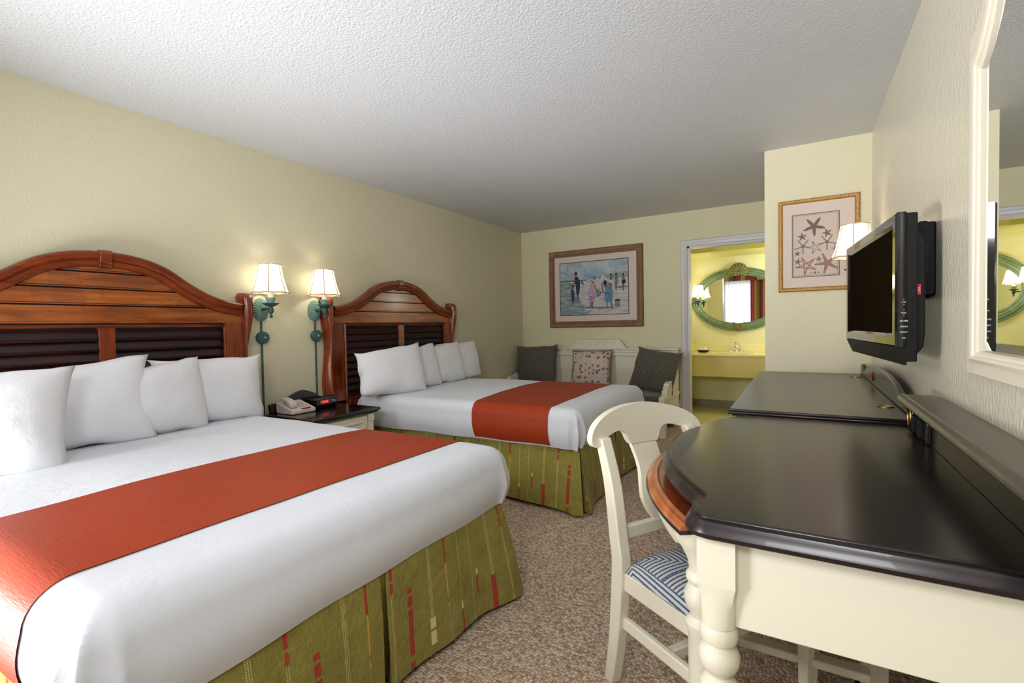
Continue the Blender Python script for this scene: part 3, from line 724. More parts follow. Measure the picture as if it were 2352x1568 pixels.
# ------------------------------------------------------------------ wall sconces
def sconce(label, loc, cord=True, grp=None, shade='shade', scale=1.0, facing=0, power=1.3, arm=.125):
    """local: wall plane x=0, lamp reaches +x, origin at back-plate centre"""
    t = thing('wall_sconce', label, 'wall lamp', loc, 0, grp); t['_o'] = (0, 0, 0); t.rotation_euler = (0, 0, facing); t.scale = (scale,)*3
    k = dict(parent=t, local=True)
    def bp(u, v):
        r = .060*v*(1+.03*abs(cos(13*u))); rib = .0055*(abs(cos(13*u))-.5)*min(1, v*1.4)
        return (max(.001, .024*(1-v**3)+.006+rib) if v < 1 else .001, r*cos(u)*.94, r*sin(u)*1.32)
    b = MB(); b.grid(bp, lin(0, 2*PI, 209), [.02, .15, .3, .45, .6, .75, .87, .95, .985, 1.0]); b.build('back_plate', M['teal'], smooth=60, **k)
    a = arm
    b = MB(); b.tube([(.02, 0, 0), (.035, 0, .002), (.06, 0, .004), (.08, 0, .004), (a, 0, .006)], [.016, .010, .012, .0075, .010], 12)
    for s_ in (-1, 1): b.tube([(.03, 0, .004), (.02, s_*.016, .006), (.008, s_*.03, .004), (.006, s_*.02, -.008)], .005, 8)
    b.build('arm', M['teal_dark'], **k)
    b = MB(); b.lathe([(0, -.062), (.009, -.058), (.012, -.048), (.007, -.037), (.010, -.03), (.018, -.018), (.020, -.004), (.014, .012), (.012, .02)], (a, 0, 0), 18, mi=0); b.build('finial', M['teal_dark'], **k)
    b = MB(); b.lathe([(.012, .016), (.03, .022), (.054, .038), (.054, .041), (.026, .034), (.02, .036)], (a, 0, 0), 40); b.build('drip_cup', M['teal_dark'], **k)
    b = MB(); b.lathe([(.02, .034), (.026, .04), (.026, .058), (.032, .07), (.031, .078), (.02, .079)], (a, 0, 0), 20); b.build('candle_socket', M['teal'], **k)
    b = MB(); b.lathe([(.019, .079), (.019, .15), (.008, .151), (.008, .17), (0, .171)], (a, 0, 0), 16); b.build('candle_sleeve', M['sleeve'], **k)
    N = 48
    pr = [(.118, .112), (.107, .140), (.096, .175), (.087, .21), (.079, .255), (.072, .300)]
    def sh(u, r, z, d=0):
        f = 1-.045*(1-cos(8*u))*.5
        return (a+(r+d)*f*cos(u), (r+d)*f*sin(u), z+.004*(1-cos(8*u))*(-.5 if z < .13 else .5))
    b = MB(); pp = spline(pr, 3); us = lin(0, 2*PI, N+1); vs = list(range(len(pp)))
    b.grid(lambda u, v: sh(u, pp[v].x, pp[v].y), us, vs)
    s_ = b.build('lamp_shade', M[shade], smooth=60, fix=False, **k)
    b = MB()
    for i in range(6):
        u = PI/8+i*2*PI/6; b.tube([sh(u, p.x, p.y, .001) for p in pp], .0035, 6)
    b.tube([sh(u, .118, .112) for u in us[:-1]], .004, 6, closed=True); b.tube([sh(u, .072, .300) for u in us[:-1]], .0035, 6, closed=True)
    b.build('shade_trim', M['trimtan'], s_, local=True)
    if cord:
        b = MB(); b.box(.001, .010, -.006, .006, -.78, -.075); b.build('cord_cover', M['teal_dark'], bevel=.002, **k)
        b = MB(); b.lathe([(.042, .002), (.042, .034), (.038, .040), (.02, .042), (.012, .043)], (0, 0, -.195), 40, 'x', flute=.02, fn=20); b.build('cord_box', M['teal_dark'], **k)
        b = MB(); b.lathe([(.010, .04), (.010, .05), (.006, .055), (0, .056)], (0, 0, -.195), 14, 'x'); b.build('dimmer_knob', M['teal'], **k)
    L = bpy.data.lights.new('bulb_light', 'POINT'); L.energy = power; L.color = (1, .92, .78); L.shadow_soft_size = .025
    lo = bpy.data.objects.new('bulb_light', L); C.objects.link(lo); lo.parent = t; lo.location = (a, 0, .215)
    return t
GS = 'sconces between the beds'
sconce('lit teal wall sconce with cord cover, next to the nearer headboard', (0, 2.0, 1.315), grp=GS)
sconce('lit teal wall sconce with cord cover, at the left post of the farther headboard', (0, 2.435, 1.318), grp=GS)
sconce('lit wall sconce half hidden behind the television', (W, 3.57, 1.43), cord=False, facing=PI, power=1.5, arm=.135)
sconce('lit wall sconce in front of the oval mirror in the vanity alcove', (BX0, 6.92, 1.43), cord=False, shade='shade_bath', scale=.8, power=3.2, arm=.15)

# ------------------------------------------------------------------ pictures
def frame_sweep(plane_y, x0, x1, z0, z1, prof, mb, mi=0):
    q = [(x0, z0), (x1, z0), (x1, z1), (x0, z1)]; dr = [(1, 1), (-1, 1), (-1, -1), (1, -1)]
    mb.sweep([((x, plane_y, z), (dx, 0, dz), (0, -1, 0)) for (x, z), (dx, dz) in zip(q, dr)], prof, closed=True, mi=mi)
def art_material():
    m = NT('beach_painting'); uvn = m.n('ShaderNodeUVMap'); sp = m.n('ShaderNodeSeparateXYZ'); m.t.links.new(uvn.outputs[0], sp.inputs[0]); u, v = sp.outputs[0], sp.outputs[1]
    n = m.noise(uvn.outputs[0], 5, 5, .65, .5); mp = m.n('ShaderNodeMapping'); mp.inputs['Scale'].default_value = (1, 3.5, 1); m.t.links.new(uvn.outputs[0], mp.inputs[0])
    w = m.noise(mp.outputs[0], 7, 5, .7, 1.0)
    sky = m.ramp(n, [(.3, srgb(116, 150, 176)), (.52, srgb(168, 182, 190)), (.7, srgb(206, 198, 190))])
    sea = m.ramp(w, [(.3, srgb(84, 112, 122)), (.5, srgb(128, 150, 150)), (.68, srgb(190, 196, 190))])
    sand = m.ramp(w, [(.28, srgb(132, 128, 146)), (.45, srgb(176, 178, 184)), (.62, srgb(206, 200, 188)), (.8, srgb(150, 166, 176))])
    seamask = m.math('LESS_THAN', m.math('ADD', u, m.math('MULTIPLY', m.math('SUBTRACT', w, .5), .35)), m.math('ADD', .12, m.math('MULTIPLY', m.math('SUBTRACT', .68, v), .45)))
    ground = m.mix(seamask, sand, sea)
    col = m.mix(m.math('GREATER_THAN', v, .665), ground, sky)
    hz = m.math('MULTIPLY', m.math('LESS_THAN', m.math('ABSOLUTE', m.math('SUBTRACT', v, .655)), .014), m.math('LESS_THAN', u, .4)); col = m.mix(hz, col, srgb(84, 108, 120))
    town = m.math('MULTIPLY', m.math('GREATER_THAN', v, .66), m.math('LESS_THAN', v, m.math('ADD', .6, m.math('ADD', m.math('MULTIPLY', u, .1), m.math('MULTIPLY', n, .13)))))
    town = m.math('MULTIPLY', town, m.math('GREATER_THAN', u, .55)); col = m.mix(m.math('MULTIPLY', town, .6), col, srgb(110, 130, 132))
    m.p(color=col, rough=.7, spec=.2); return m.m
M['art'] = art_material()
def daub(name, c):
    m = NT(name); f = m.noise(m.coord(), 75, 4, .7, .8); k = lambda q: srgb(*[min(255, x*q) for x in c])
    m.p(color=m.ramp(f, [(.32, k(.62)), (.5, k(.92)), (.66, k(1.2))]), rough=.8, spec=.2); return m.m
for nm, c in dict(a_navy=(50, 68, 96), a_skin=(150, 106, 82), a_hair=(66, 54, 48), a_blue=(104, 146, 178), a_pink=(196, 168, 186), a_lilac=(172, 146, 182), a_white=(206, 204, 200),
                  a_dark=(48, 56, 70), a_pail=(128, 146, 160), a_brown=(96, 72, 58), a_shadow=(120, 122, 150)).items(): M[nm] = daub('paint_'+nm[2:], c)
AM = ['art', 'a_navy', 'a_skin', 'a_hair', 'a_blue', 'a_pink', 'a_lilac', 'a_white', 'a_dark', 'a_pail', 'a_brown', 'a_shadow']
x0, x1, z0, z1, py = .418, 1.645, 1.138, 2.115, YB
t = thing('framed_picture', 'framed beach scene in a wide tan frame above the bench', 'picture', ((x0+x1)/2, py, z0))
b = MB(); frame_sweep(py, x0, x1, z0, z1, [(0, .002), (0, .02), (.012, .032), (.042, .026), (.046, .022), (.08, .016), (.08, .002)], b); b.build('frame', M['frame_tan'], t, smooth=30)
b = MB()
for e in range(4):
    L = (x1-x0 if e < 2 else z1-z0)-.124; n = int(L/.022)
    for i in range(n):
        s_ = -L/2+L*(i+.5)/n; cx, cz = (x0+x1)/2, (z0+z1)/2
        p = [(cx+s_, z0+.061), (cx+s_, z1-.061), (x0+.061, cz+s_), (x1-.061, cz+s_)][e]; dx, dz = ((.011, .005) if e < 2 else (.005, .011))
        b.prism([(p[0]-dx, p[1]-dz*.6), (p[0]+dx*.2, p[1]-dz), (p[0]+dx, p[1]+dz*.6), (p[0]-dx*.2, p[1]+dz)], 'y', py-.018, py-.027)
b.build('rope_carving', M['frame_rope'], t, smooth=0)
b = MB(); b.box(x0+.075, x1-.075, py-.014, py-.003, z0+.075, z1-.075); b.build('mat_board', M['mat'], t, smooth=0)
ax0, ax1, az0, az1 = x0+.158, x1-.180, z0+.160, z1-.160
b = MB(); frame_sweep(py-.014, ax0-.008, ax1+.008, az0-.008, az1+.008, [(0, 0), (0, .002), (.008, .001), (.008, 0)], b); b.build('inner_fillet', M['a_brown'], t, smooth=0)
b = MB(); b.add([(ax0, py-.0145, az0), (ax1, py-.0145, az0), (ax1, py-.0145, az1), (ax0, py-.0145, az1)], [(0, 1, 2, 3)], 0, [[(0, 0), (1, 0), (1, 1), (0, 1)]])
lay = [0]
def A(poly, mat, smoothn=0):
    """polygon in picture fractions (u right, v up)"""
    lay[0] += 1
    pts = [tuple(p) for p in (spline(poly+[poly[0]], 4)[:-1] if smoothn else [Vector(p) for p in poly])]
    v = [(ax0+p[0]*(ax1-ax0), py-.0147-.00003*lay[0], az0+p[1]*(az1-az0)) for p in pts]
    b.add(v, [tuple(range(len(v)))], AM.index(mat), None)
def E_(cu, cv, ru, rv, mat): A([(cu+ru*cos(a*PI/8), cv+rv*sin(a*PI/8)) for a in range(16)], mat)
def line(pts, w, mat):
    P = [Vector(p) for p in pts]; L_ = []; R_ = []
    for i, p in enumerate(P):
        d = (P[min(i+1, len(P)-1)]-P[max(i-1, 0)]).normalized(); n = Vector((-d.y, d.x))*w; L_.append(tuple(p+n)); R_.append(tuple(p-n))
    A(L_+R_[::-1], mat)
for (a, c, r) in ((.20, .28, .1), (.47, .13, .09), (.66, .12, .13), (.9, .49, .1)): E_(a, c, r, .018, 'a_shadow')
# father and boy fishing
line([(.01, .845), (.08, .81), (.15, .745), (.205, .675)], .003, 'a_brown'); line([(.06, .73), (.12, .64), (.17, .55)], .003, 'a_brown')
A([(.245, .43), (.275, .43), (.285, .30), (.262, .28), (.255, .33)], 'a_skin'); A([(.225, .735), (.262, .735), (.30, .66), (.305, .56), (.285, .39), (.25, .39), (.238, .55), (.215, .62)], 'a_navy', 1)
A([(.20, .68), (.225, .70), (.235, .62), (.215, .60)], 'a_skin'); E_(.24, .785, .022, .038, 'a_skin'); E_(.243, .795, .021, .03, 'a_hair')
A([(.175, .30), (.20, .30), (.205, .22), (.172, .22)], 'a_skin'); A([(.165, .49), (.20, .48), (.215, .38), (.20, .27), (.178, .27), (.17, .4)], 'a_navy', 1); E_(.195, .55, .025, .038, 'a_hair'); E_(.185, .535, .02, .03, 'a_skin')
# distant bathers
for uu, vv, s_ in ((.33, .63, .8), (.35, .60, .6), (.42, .60, .7), (.45, .61, .9), (.475, .60, .8), (.5, .62, .7)):
    A([(uu-.006, vv-.06*s_), (uu+.006, vv-.06*s_), (uu+.01, vv+.02*s_), (uu-.01, vv+.02*s_)], 'a_brown' if uu < .4 else 'a_white'); E_(uu, vv+.035*s_, .006, .014, 'a_skin')
for uu, vv, c in ((.76, .60, 'a_white'), (.835, .60, 'a_blue'), (.935, .58, 'a_dark')):
    A([(uu-.012, vv-.16), (uu+.004, vv-.17), (uu+.018, vv-.02), (uu-.02, vv-.02)], 'a_skin'); A([(uu-.025, vv-.03), (uu+.03, vv-.02), (uu+.02, vv+.05), (uu-.02, vv+.05)], c, 1); A([(uu-.018, vv+.03), (uu+.02, vv+.03), (uu+.012, vv+.11), (uu-.012, vv+.11)], 'a_skin', 1); E_(uu, vv+.13, .013, .022, 'a_hair')
# two girls with a net, and a pail
A([(.455, .28), (.475, .28), (.478, .13), (.458, .12)], 'a_skin'); A([(.49, .27), (.505, .27), (.495, .12), (.478, .13)], 'a_skin')
A([(.43, .40), (.515, .40), (.52, .27), (.445, .25)], 'a_lilac', 1); A([(.46, .60), (.50, .60), (.525, .50), (.51, .37), (.425, .37), (.445, .5)], 'a_pink', 1)
A([(.505, .57), (.525, .56), (.565, .44), (.55, .42)], 'a_skin'); E_(.505, .625, .028, .035, 'a_skin'); E_(.53, .665, .05, .05, 'a_white'); E_(.525, .69, .035, .045, 'a_pail')
A([(.695, .26), (.715, .26), (.71, .11), (.695, .11)], 'a_skin'); A([(.74, .25), (.765, .25), (.79, .09), (.775, .08)], 'a_skin')
A([(.665, .38), (.77, .38), (.775, .24), (.675, .23)], 'a_blue', 1); A([(.63, .60), (.73, .59), (.765, .50), (.755, .35), (.665, .36), (.675, .48)], 'a_blue', 1)
A([(.74, .57), (.755, .56), (.785, .39), (.77, .38)], 'a_skin'); A([(.62, .58), (.635, .58), (.655, .41), (.635, .40)], 'a_skin')
A([(.65, .62), (.70, .62), (.685, .52), (.67, .5)], 'a_hair', 1); E_(.655, .655, .055, .03, 'a_white'); E_(.65, .68, .032, .042, 'a_white')
line([(.56, .41), (.70, .395), (.87, .37)], .004, 'a_brown'); E_(.575, .40, .04, .06, 'a_brown'); E_(.575, .40, .033, .05, 'a_pail')
A([(.81, .25), (.89, .25), (.88, .12), (.82, .11)], 'a_pail'); E_(.85, .25, .04, .018, 'a_dark')
b.build('print', [M[k] for k in AM], t, smooth=0, fix=False)

# starfish print
M['st_dark'] = plain('ink_taupe', srgb(112, 96, 88), .8); M['st_line'] = plain('ink_grey', srgb(110, 112, 108), .8); M['st_warm'] = plain('ink_brown', srgb(150, 116, 96), .8)
M['st_light'] = plain('ink_pale', srgb(192, 176, 160), .8); M['st_paper'] = plain('print_paper', srgb(200, 182, 174), .85)
SM = ['st_paper', 'st_dark', 'st_line', 'st_warm', 'st_light']
x0, x1, z0, z1, py = 3.095, 3.58, 1.375, 2.03, YS
t = thing('framed_picture', 'framed starfish print in a thin gold frame on the side wall by the lamp', 'picture', ((x0+x1)/2, py, z0))
b = MB(); frame_sweep(py, x0, x1, z0, z1, [(0, .002), (0, .016), (.006, .024), (.02, .022), (.028, .014), (.028, .002)], b); b.build('frame', M['frame_gold'], t, smooth=30)
b = MB(); b.box(x0+.025, x1-.025, py-.012, py-.003, z0+.025, z1-.025); b.build('mat_board', M['mat'], t, smooth=0)
sx0, sx1, sz0, sz1 = x0+.085, x1-.112, z0+.10, z1-.105
b = MB(); b.box(sx0, sx1, py-.0125, py-.011, sz0, sz1, 2); b.box(sx0+.006, sx1-.006, py-.0127, py-.011, sz0+.006, sz1-.006, 4); b.box(sx0+.011, sx1-.011, py-.0129, py-.011, sz0+.011, sz1-.011, 2); b.box(sx0+.013, sx1-.013, py-.0131, py-.011, sz0+.013, sz1-.013, 0)
lay = [0]
def star(cu, cv, r, rin, rot, mi, fat=0, n=5):
    lay[0] += 1; W_, H_ = sx1-sx0, sz1-sz0; pts = []
    for i in range(n):
        a = rot+2*PI*i/n
        if fat:
            for k, q in ((-.30, .5), (-.17, .72), (-.05, .95), (0, 1), (.05, .95), (.17, .72), (.30, .5)): pts.append((a+k*fat, r*q))
        else: pts += [(a-.06, r), (a+.06, r)]
        pts.append((a+PI/n, rin))
    b.add([(sx0+cu*W_+q*cos(a), py-.0132-.00003*lay[0], sz0+cv*H_+q*sin(a)) for a, q in pts], [tuple(range(len(pts)))], mi)
D = PI/2
star(.47, .79, .072, .018, D+PI+.05, 1, 1); star(.22, .64, .03, .011, D+.1, 1); star(.74, .67, .032, .011, D+.3, 1)
for cu, cv in ((.24, .49), (.74, .53)): star(cu, cv, .056, .006, D+PI, 2); star(cu, cv, .012, .01, D, 2)
star(.49, .46, .046, .014, D+.3, 2, 0, 5); star(.49, .46, .03, .01, D+.3, 4, 0, 5)
star(.12, .38, .02, .008, D, 1); star(.13, .25, .027, .008, D-.2, 1); star(.91, .42, .025, .008, D+.2, 1); star(.57, .27, .022, .007, D, 2)
star(.31, .18, .070, .022, D+.45, 1, .8); star(.31, .18, .064, .018, D+.45, 3, .7); star(.31, .18, .04, .006, D+.45, 4)
star(.74, .20, .074, .018, D-.25+PI/5*3, 1); star(.74, .20, .068, .014, D-.25+PI/5*3, 3)
star(.41, .06, .006, .003, D, 1); star(.49, .065, .011, .005, D, 1); star(.57, .065, .007, .003, D, 1)
b.build('print', [M[k] for k in SM], t, smooth=0, fix=False)

# ------------------------------------------------------------------ bench with cushions
t = thing('bench', 'cream carved wooden bench with high back against the back wall', 'bench', (1.05, 5.3, 0))
bx0, bx1, bf, bb = .06, 2.05, 4.95, 5.69
b = MB(); b.box(bx0, bx1, bb-.045, bb-.015, .28, .79); b.build('back_panel', M['cream'], t, bevel=.003)
b = MB(); b.box(bx0, bx1, bb-.075, bb-.01, .79, .83); b.box(bx0, bx1, bb-.06, bb-.01, .83, .862); b.box(bx0, bx1, bb-.085, bb-.005, .862, .885); b.build('top_rail', M['cream'], t, bevel=.006)
cr = [(.715, .885), (.73, .90), (.755, .905), (.785, .945), (.80, .965), (.82, .985), (1.36, .985), (1.375, .97), (1.405, .94), (1.42, .905), (1.445, .90), (1.455, .885)]
b = MB(); b.prism(cr, 'y', bb-.05, bb-.018); cb = b.build('carved_crest', M['cream'], t, bevel=.003)
for i in range(5):
    b = MB(); cx = .885+i*.102; cz = .938
    ring = [(cx+.026*cos(a*PI/14), bb-.051, cz+.026*sin(a*PI/14)) for a in range(28)]; b.tube(ring, .004, 6, closed=True)
    ring = [(cx+.012*cos(a*PI/8), bb-.051, cz+.012*sin(a*PI/8)) for a in range(16)]; b.tube(ring, .003, 6, closed=True)
    b.tube([(cx-.032, bb-.051, cz-.03), (cx-.032, bb-.051, cz+.031), (cx+.01, bb-.051, cz+.031)], .003, 6)
    b.build('bullseye_carving', M['cream'], cb)
side = [(bf, 0), (bf+.02, .02), (bf+.03, .10), (bf, .18), (bf-.005, .40), (bf, .415), (bf+.10, .425), (bf+.13, .44), (bf+.13, .47), (bf+.17, .475), (bf+.17, .505), (bf+.21, .51), (bf+.215, .535), (bf+.30, .545), (bf+.42, .56), (bf+.52, .62), (bf+.585, .70), (bf+.62, .78), (bf+.66, .80), (bf+.69, .83), (bf+.74, .85), (bf+.74, 0), (bf+.66, 0), (bf+.6, .16), (bf+.3, .22), (bf+.12, .14), (bf+.08, 0)]
for x in (bx0, bx1-.055):
    b = MB(); b.prism(side, 'x', x, x+.055); sd = b.build('side_panel', M['cream'], t, bevel=.004)
    xo = x+.057 if x > 1 else x-.002
    b = MB(); b.lathe([(.045, -.003), (.045, .006), (.036, .010), (.030, .004), (.018, .004), (.014, .010), (0, .011)], (xo-.002 if x > 1 else xo-.004, bf+.60, .60), 30, 'x'); b.box(xo-.004, xo+.006, bf+.05, bb-.02, .37, .40)
    b.build('carved_rosette', M['cream'], sd, bevel=.001)
b = MB(); b.box(bx0+.055, bx1-.055, bf+.01, bb-.045, .26, .30); b.box(bx0+.055, bx1-.055, bf+.015, bf+.045, .12, .30); b.build('seat_board', M['cream'], t, bevel=.003)
b = MB(); b.box(bx0+.06, bx1-.06, bf+.02, bb-.06, .302, .42); tag(b.build('seat_cushion', M['darkgrey'], loc=(1.05, 5.3, .302), bevel=.03, seg=4), 'long charcoal seat cushion lying on the cream bench', 'cushion')
GC = 'charcoal cushions at the bench ends'
pillow('throw_cushion', (.335, 5.40, .42), (R(3), R(-14), R(-90)), (.60, .52, .19), 11, 'charcoal square cushion at the left end of the bench by the corner', 'cushion', M['darkgrey'], GC, .09)
pillow('throw_cushion', (1.80, 5.33, .42), (R(-8), R(-18), R(-98)), (.53, .49, .19), 12, 'charcoal square cushion at the right end of the bench beside the doorway', 'cushion', M['darkgrey'], GC, .09)
cm = pillow('throw_cushion', (1.06, 5.44, .42), (R(1), R(-14), R(-90)), (.50, .45, .17), 13, 'shell-print cushion with twisted cord edge in the middle of the bench', 'cushion', M['shellprint'], None, .05)
b = MB(); w_, h_ = .25, .225; pth = []
for i in range(80):
    s_ = i/80*4; e = int(s_); f_ = (s_-e)*2-1; q = [(f_, -1), (1, f_), (-f_, 1), (-1, -f_)][e]
    ed = 1-.05*(1-abs(q[1])**3)*abs(q[0])**4; ed2 = 1-.05*(1-abs(q[0])**3)*abs(q[1])**4
    pth.append((0, w_*q[0]*ed, h_+h_*q[1]*ed2))
b.tube(pth, .009, 8, closed=True); b.build('cord_edge', M['cord'], cm, local=True)

# ------------------------------------------------------------------ vanity alcove
t = thing('vanity_counter', 'cream vanity counter with sink below the oval mirror', 'vanity', (2.8, 6.9, .5))
cz = .765; cf = 6.60
b = MB(); b.box(BX0+.004, BX1-.004, cf, BY-.004, cz-.03, cz); b.build('counter_top', M['bathtop'], t, bevel=.008, seg=3)
b = MB(); b.box(BX0+.004, BX1-.004, BY-.024, BY-.004, cz, cz+.115); b.box(BX0+.004, BX0+.024, cf+.03, BY-.024, cz, cz+.115); b.build('backsplash', M['bathtop'], t, bevel=.004)
b = MB(); b.box(BX0+.004, BX1-.004, cf+.02, cf+.045, .475, cz-.03); b.build('apron_panel', M['bathapron'], t)
b = MB(); b.lathe([(.225, .003), (.215, .006), (.20, .003), (.17, .001), (.08, .0008), (0, .0006)], (2.50, 6.86, cz), 48, sy=.75); sk = b.build('sink_basin', M['bathtop'], t)
t = thing('faucet', 'chrome single-lever faucet on the vanity counter', 'faucet', (2.5, 7.05, cz))
fy = 7.06
b = MB(); b.box(2.42, 2.58, fy-.022, fy+.022, cz+.001, cz+.016); b.lathe([(.02, .012), (.018, .028), (0, .03)], (2.435, fy, cz), 14); b.lathe([(.02, .012), (.018, .028), (0, .03)], (2.565, fy, cz), 14); b.build('base_plate', M['chrome'], t, bevel=.004)
b = MB(); b.lathe([(.026, .014), (.024, .05), (.028, .07), (.02, .085), (0, .09)], (2.5, fy, cz), 18); b.tube([(2.5, fy, cz+.045), (2.5, fy-.05, cz+.07), (2.5, fy-.10, cz+.06), (2.5, fy-.115, cz+.045)], [.016, .014, .012, .011], 12); b.build('spout', M['chrome'], t)
b = MB(); b.tube([(2.5, fy, cz+.085), (2.5, fy-.005, cz+.11), (2.49, fy-.05, cz+.135)], [.016, .013, .010], 12); b.build('lever_handle', M['chrome'], t)
t = thing('soap_dish', 'dark oval soap dish holding white soap on the vanity counter', 'soap dish', (2.10, 6.95, cz))
b = MB(); b.lathe([(.045, .001), (.06, .008), (.085, .034), (.08, .034), (.05, .016), (0, .014)], (2.10, 6.95, cz), 30, sy=.7); b.build('dish', M['dishdark'], t)
b = MB(); b.lathe([(.05, .02), (.07, .034), (.066, .046), (.045, .056), (0, .06)], (2.10, 6.95, cz), 24, sy=.65); b.lathe([(.02, .05), (.026, .062), (.012, .078), (.016, .088), (0, .09)], (2.115, 6.95, cz), 12); b.build('soap', M['soap'], t)

# oval mirror with shell ornaments
mx, mz, ra, rb = 2.522, 1.472, .585, .425
t = thing('oval_mirror', 'oval mirror in a green fluted frame with shell crest above the vanity', 'mirror', (mx, BY, mz))
pr = [(.0, .004), (.0, .03), (.012, .04), (.024, .032), (.03, .040), (.046, .044), (.056, .034), (.062, .040), (.078, .036), (.085, .026), (.092, .030), (.104, .022), (.110, .010), (.110, .004)]
fr = []
for i in range(96):
    a = 2*PI*i/96; nx, nz = cos(a)/ra, sin(a)/rb; l = math.hypot(nx, nz)
    fr.append(((mx+ra*cos(a), BY, mz+rb*sin(a)), (-nx/l, 0, -nz/l), (0, -1, 0)))
b = MB(); b.sweep(fr, pr, closed=True); b.build('frame', M['bathmirror'], t, smooth=40)
b = MB(); tl = .0075
b.add([(mx+(ra-.10)*cos(2*PI*i/64), BY-.014-tl*sin(2*PI*i/64)*(rb-.1), mz+(rb-.10)*sin(2*PI*i/64)) for i in range(64)], [tuple(range(64))]); g = b.build('mirror_glass', M['mirror'], t, smooth=0)
def shell(cx, cz, R_, up, mat, nm):
    b = MB(); n = 55
    n = 73
    def f(u, v):
        a = PI*(u-.5)*1.35; r = R_*(.12+.88*v)*(1+.05*v*abs(cos(9*PI*u)))
        return (cx+r*sin(a)*.95, BY-.045-.018*sin(PI*min(1, v+.1))*(.7+.3*abs(cos(9*PI*u)))-.004, cz+up*(r*cos(a)-R_*.35))
    b.grid(f, lin(0, 1, n), lin(0, 1, 10)); b.mi = [1 if abs(cos(9*PI*((k % (n-1))+.5)/(n-1))) < .38 and k//(n-1) > 1 else 0 for k in range(len(b.f))]; b.grid(lambda u, v: tuple(Vector(f(u, v))*Vector((1, 0, 1)) if False else (f(u, v)[0], BY-.03, f(u, v)[2])), lin(0, 1, n), [.999, 1.0])
    for s_ in (-1, 1):
        pp = [(cx+s_*(R_*.35+R_*.75*k), BY-.045, cz+up*(-R_*.28+R_*.35*sin(k*4.5))) for k in lin(0, 1, 10)]; b.tube(pp, [R_*.16*(1-.6*k) for k in lin(0, 1, 10)], 8)
    for s_ in (-.4, 0, .4): b.tube([(cx+s_*R_*.4, BY-.055, cz-up*R_*.35), (cx+s_*R_, BY-.052, cz-up*R_*.62)], R_*.12, 8)
    b.build(nm, [mat, M['shelldark']], t, smooth=50, fix=False)
shell(mx, mz+rb-.02, .12, 1, M['shellbronze'], 'shell_crest'); shell(mx, mz-rb+.05, .08, -1, M['shellbronze'], 'lower_shell')

# ------------------------------------------------------------------ desk
DT, DF, DE = .774, 1.0, 2.238
arc = []
yc_, xc_, Rr = 1.70, 3.785, .935
for y in lin(1.15, 2.235, 40): arc.append((xc_-math.sqrt(Rr**2-(y-yc_)**2), y))
outline = [(3.642, DF), (3.075, DF), (3.048, DF+.008), (3.030, DF+.03), (3.023, DF+.06), (3.022, DF+.10), (3.030, DF+.13)]+arc+[(3.642, DE)]
t = thing('writing_desk', 'cream desk with glossy espresso top and rounded front, nearest the camera', 'desk', (3.35, 1.6, 0))
def lip(poly, z0, z1, mb, mi=0):
    """moulded top: step, cove and bullnose"""
    for ins, a, c in ((.013, z1-.012, z1), (.0, z0+.006, z1-.012), (.012, z0, z0+.006)): mb.prism(offset_poly(poly, ins) if ins else poly, 'z', a, c, mi)
b = MB(); b.prism(offset_poly(outline, .018), 'z', DT-.014, DT); b.build('desk_top', M['espresso'], t, bevel=.004, smooth=30)
b = MB(); prof_l = [(-.020, -.006), (-.008, -.008), (-.004, -.015), (0, -.020), (.004, -.029), (.001, -.038), (-.006, -.042), (-.022, -.042)]
fr = []; n = len(outline)
for i, p in enumerate(outline):
    a, c, d = Vector(outline[max(i-1, 0)]), Vector(p), Vector(outline[min(i+1, n-1)]); tt = (d-a).normalized(); nn = Vector((tt.y, -tt.x)) if True else 0
    if i == 0: nn = Vector((0, -1))
    if i == n-1: nn = Vector((0, 1))
    if nn.dot(c-Vector((3.5, 1.7))) < 0: nn = -nn
    fr.append(((c.x, c.y, DT), (nn.x, nn.y, 0), (0, 0, 1)))
b.sweep(fr, prof_l); b.build('top_edge_molding', M['esp_edge'], t, smooth=40)
b = MB(); b.prism(offset_poly(outline, .016), 'z', DT-.042, DT-.015); b.build('top_core', M['esp_edge'], t, smooth=0)
b = MB(); b.box(3.118, 3.635, 1.048, 1.07, .545, DT-.042); b.box(3.59, 3.63, 1.07, 2.2, .5, DT-.042); b.box(3.118, 3.635, 2.16, 2.18, .545, DT-.042); b.build('apron', M['cream'], t, bevel=.003)
def turned(h0, h1, r):
    """turned section between heights, thick ball and vase"""
    L = h1-h0
    q = [(0, .86), (.012, 1.0), (.045, 1.06), (.066, .98), (.074, .80), (.082, .80), (.10, 1.02), (.125, 1.14), (.155, 1.10), (.18, .92), (.195, .66), (.205, .62), (.215, .80), (.235, 1.04), (.25, 1.07), (.262, .98), (.268, .88), (.30, 1.0), (.34, 1.06), (.40, 1.0), (.55, .82), (.72, .66), (.84, .58), (.87, .74), (.90, .76), (.92, .56), (1, .5)]
    return [(rr*r, h1-k*L) for k, rr in q][::-1]
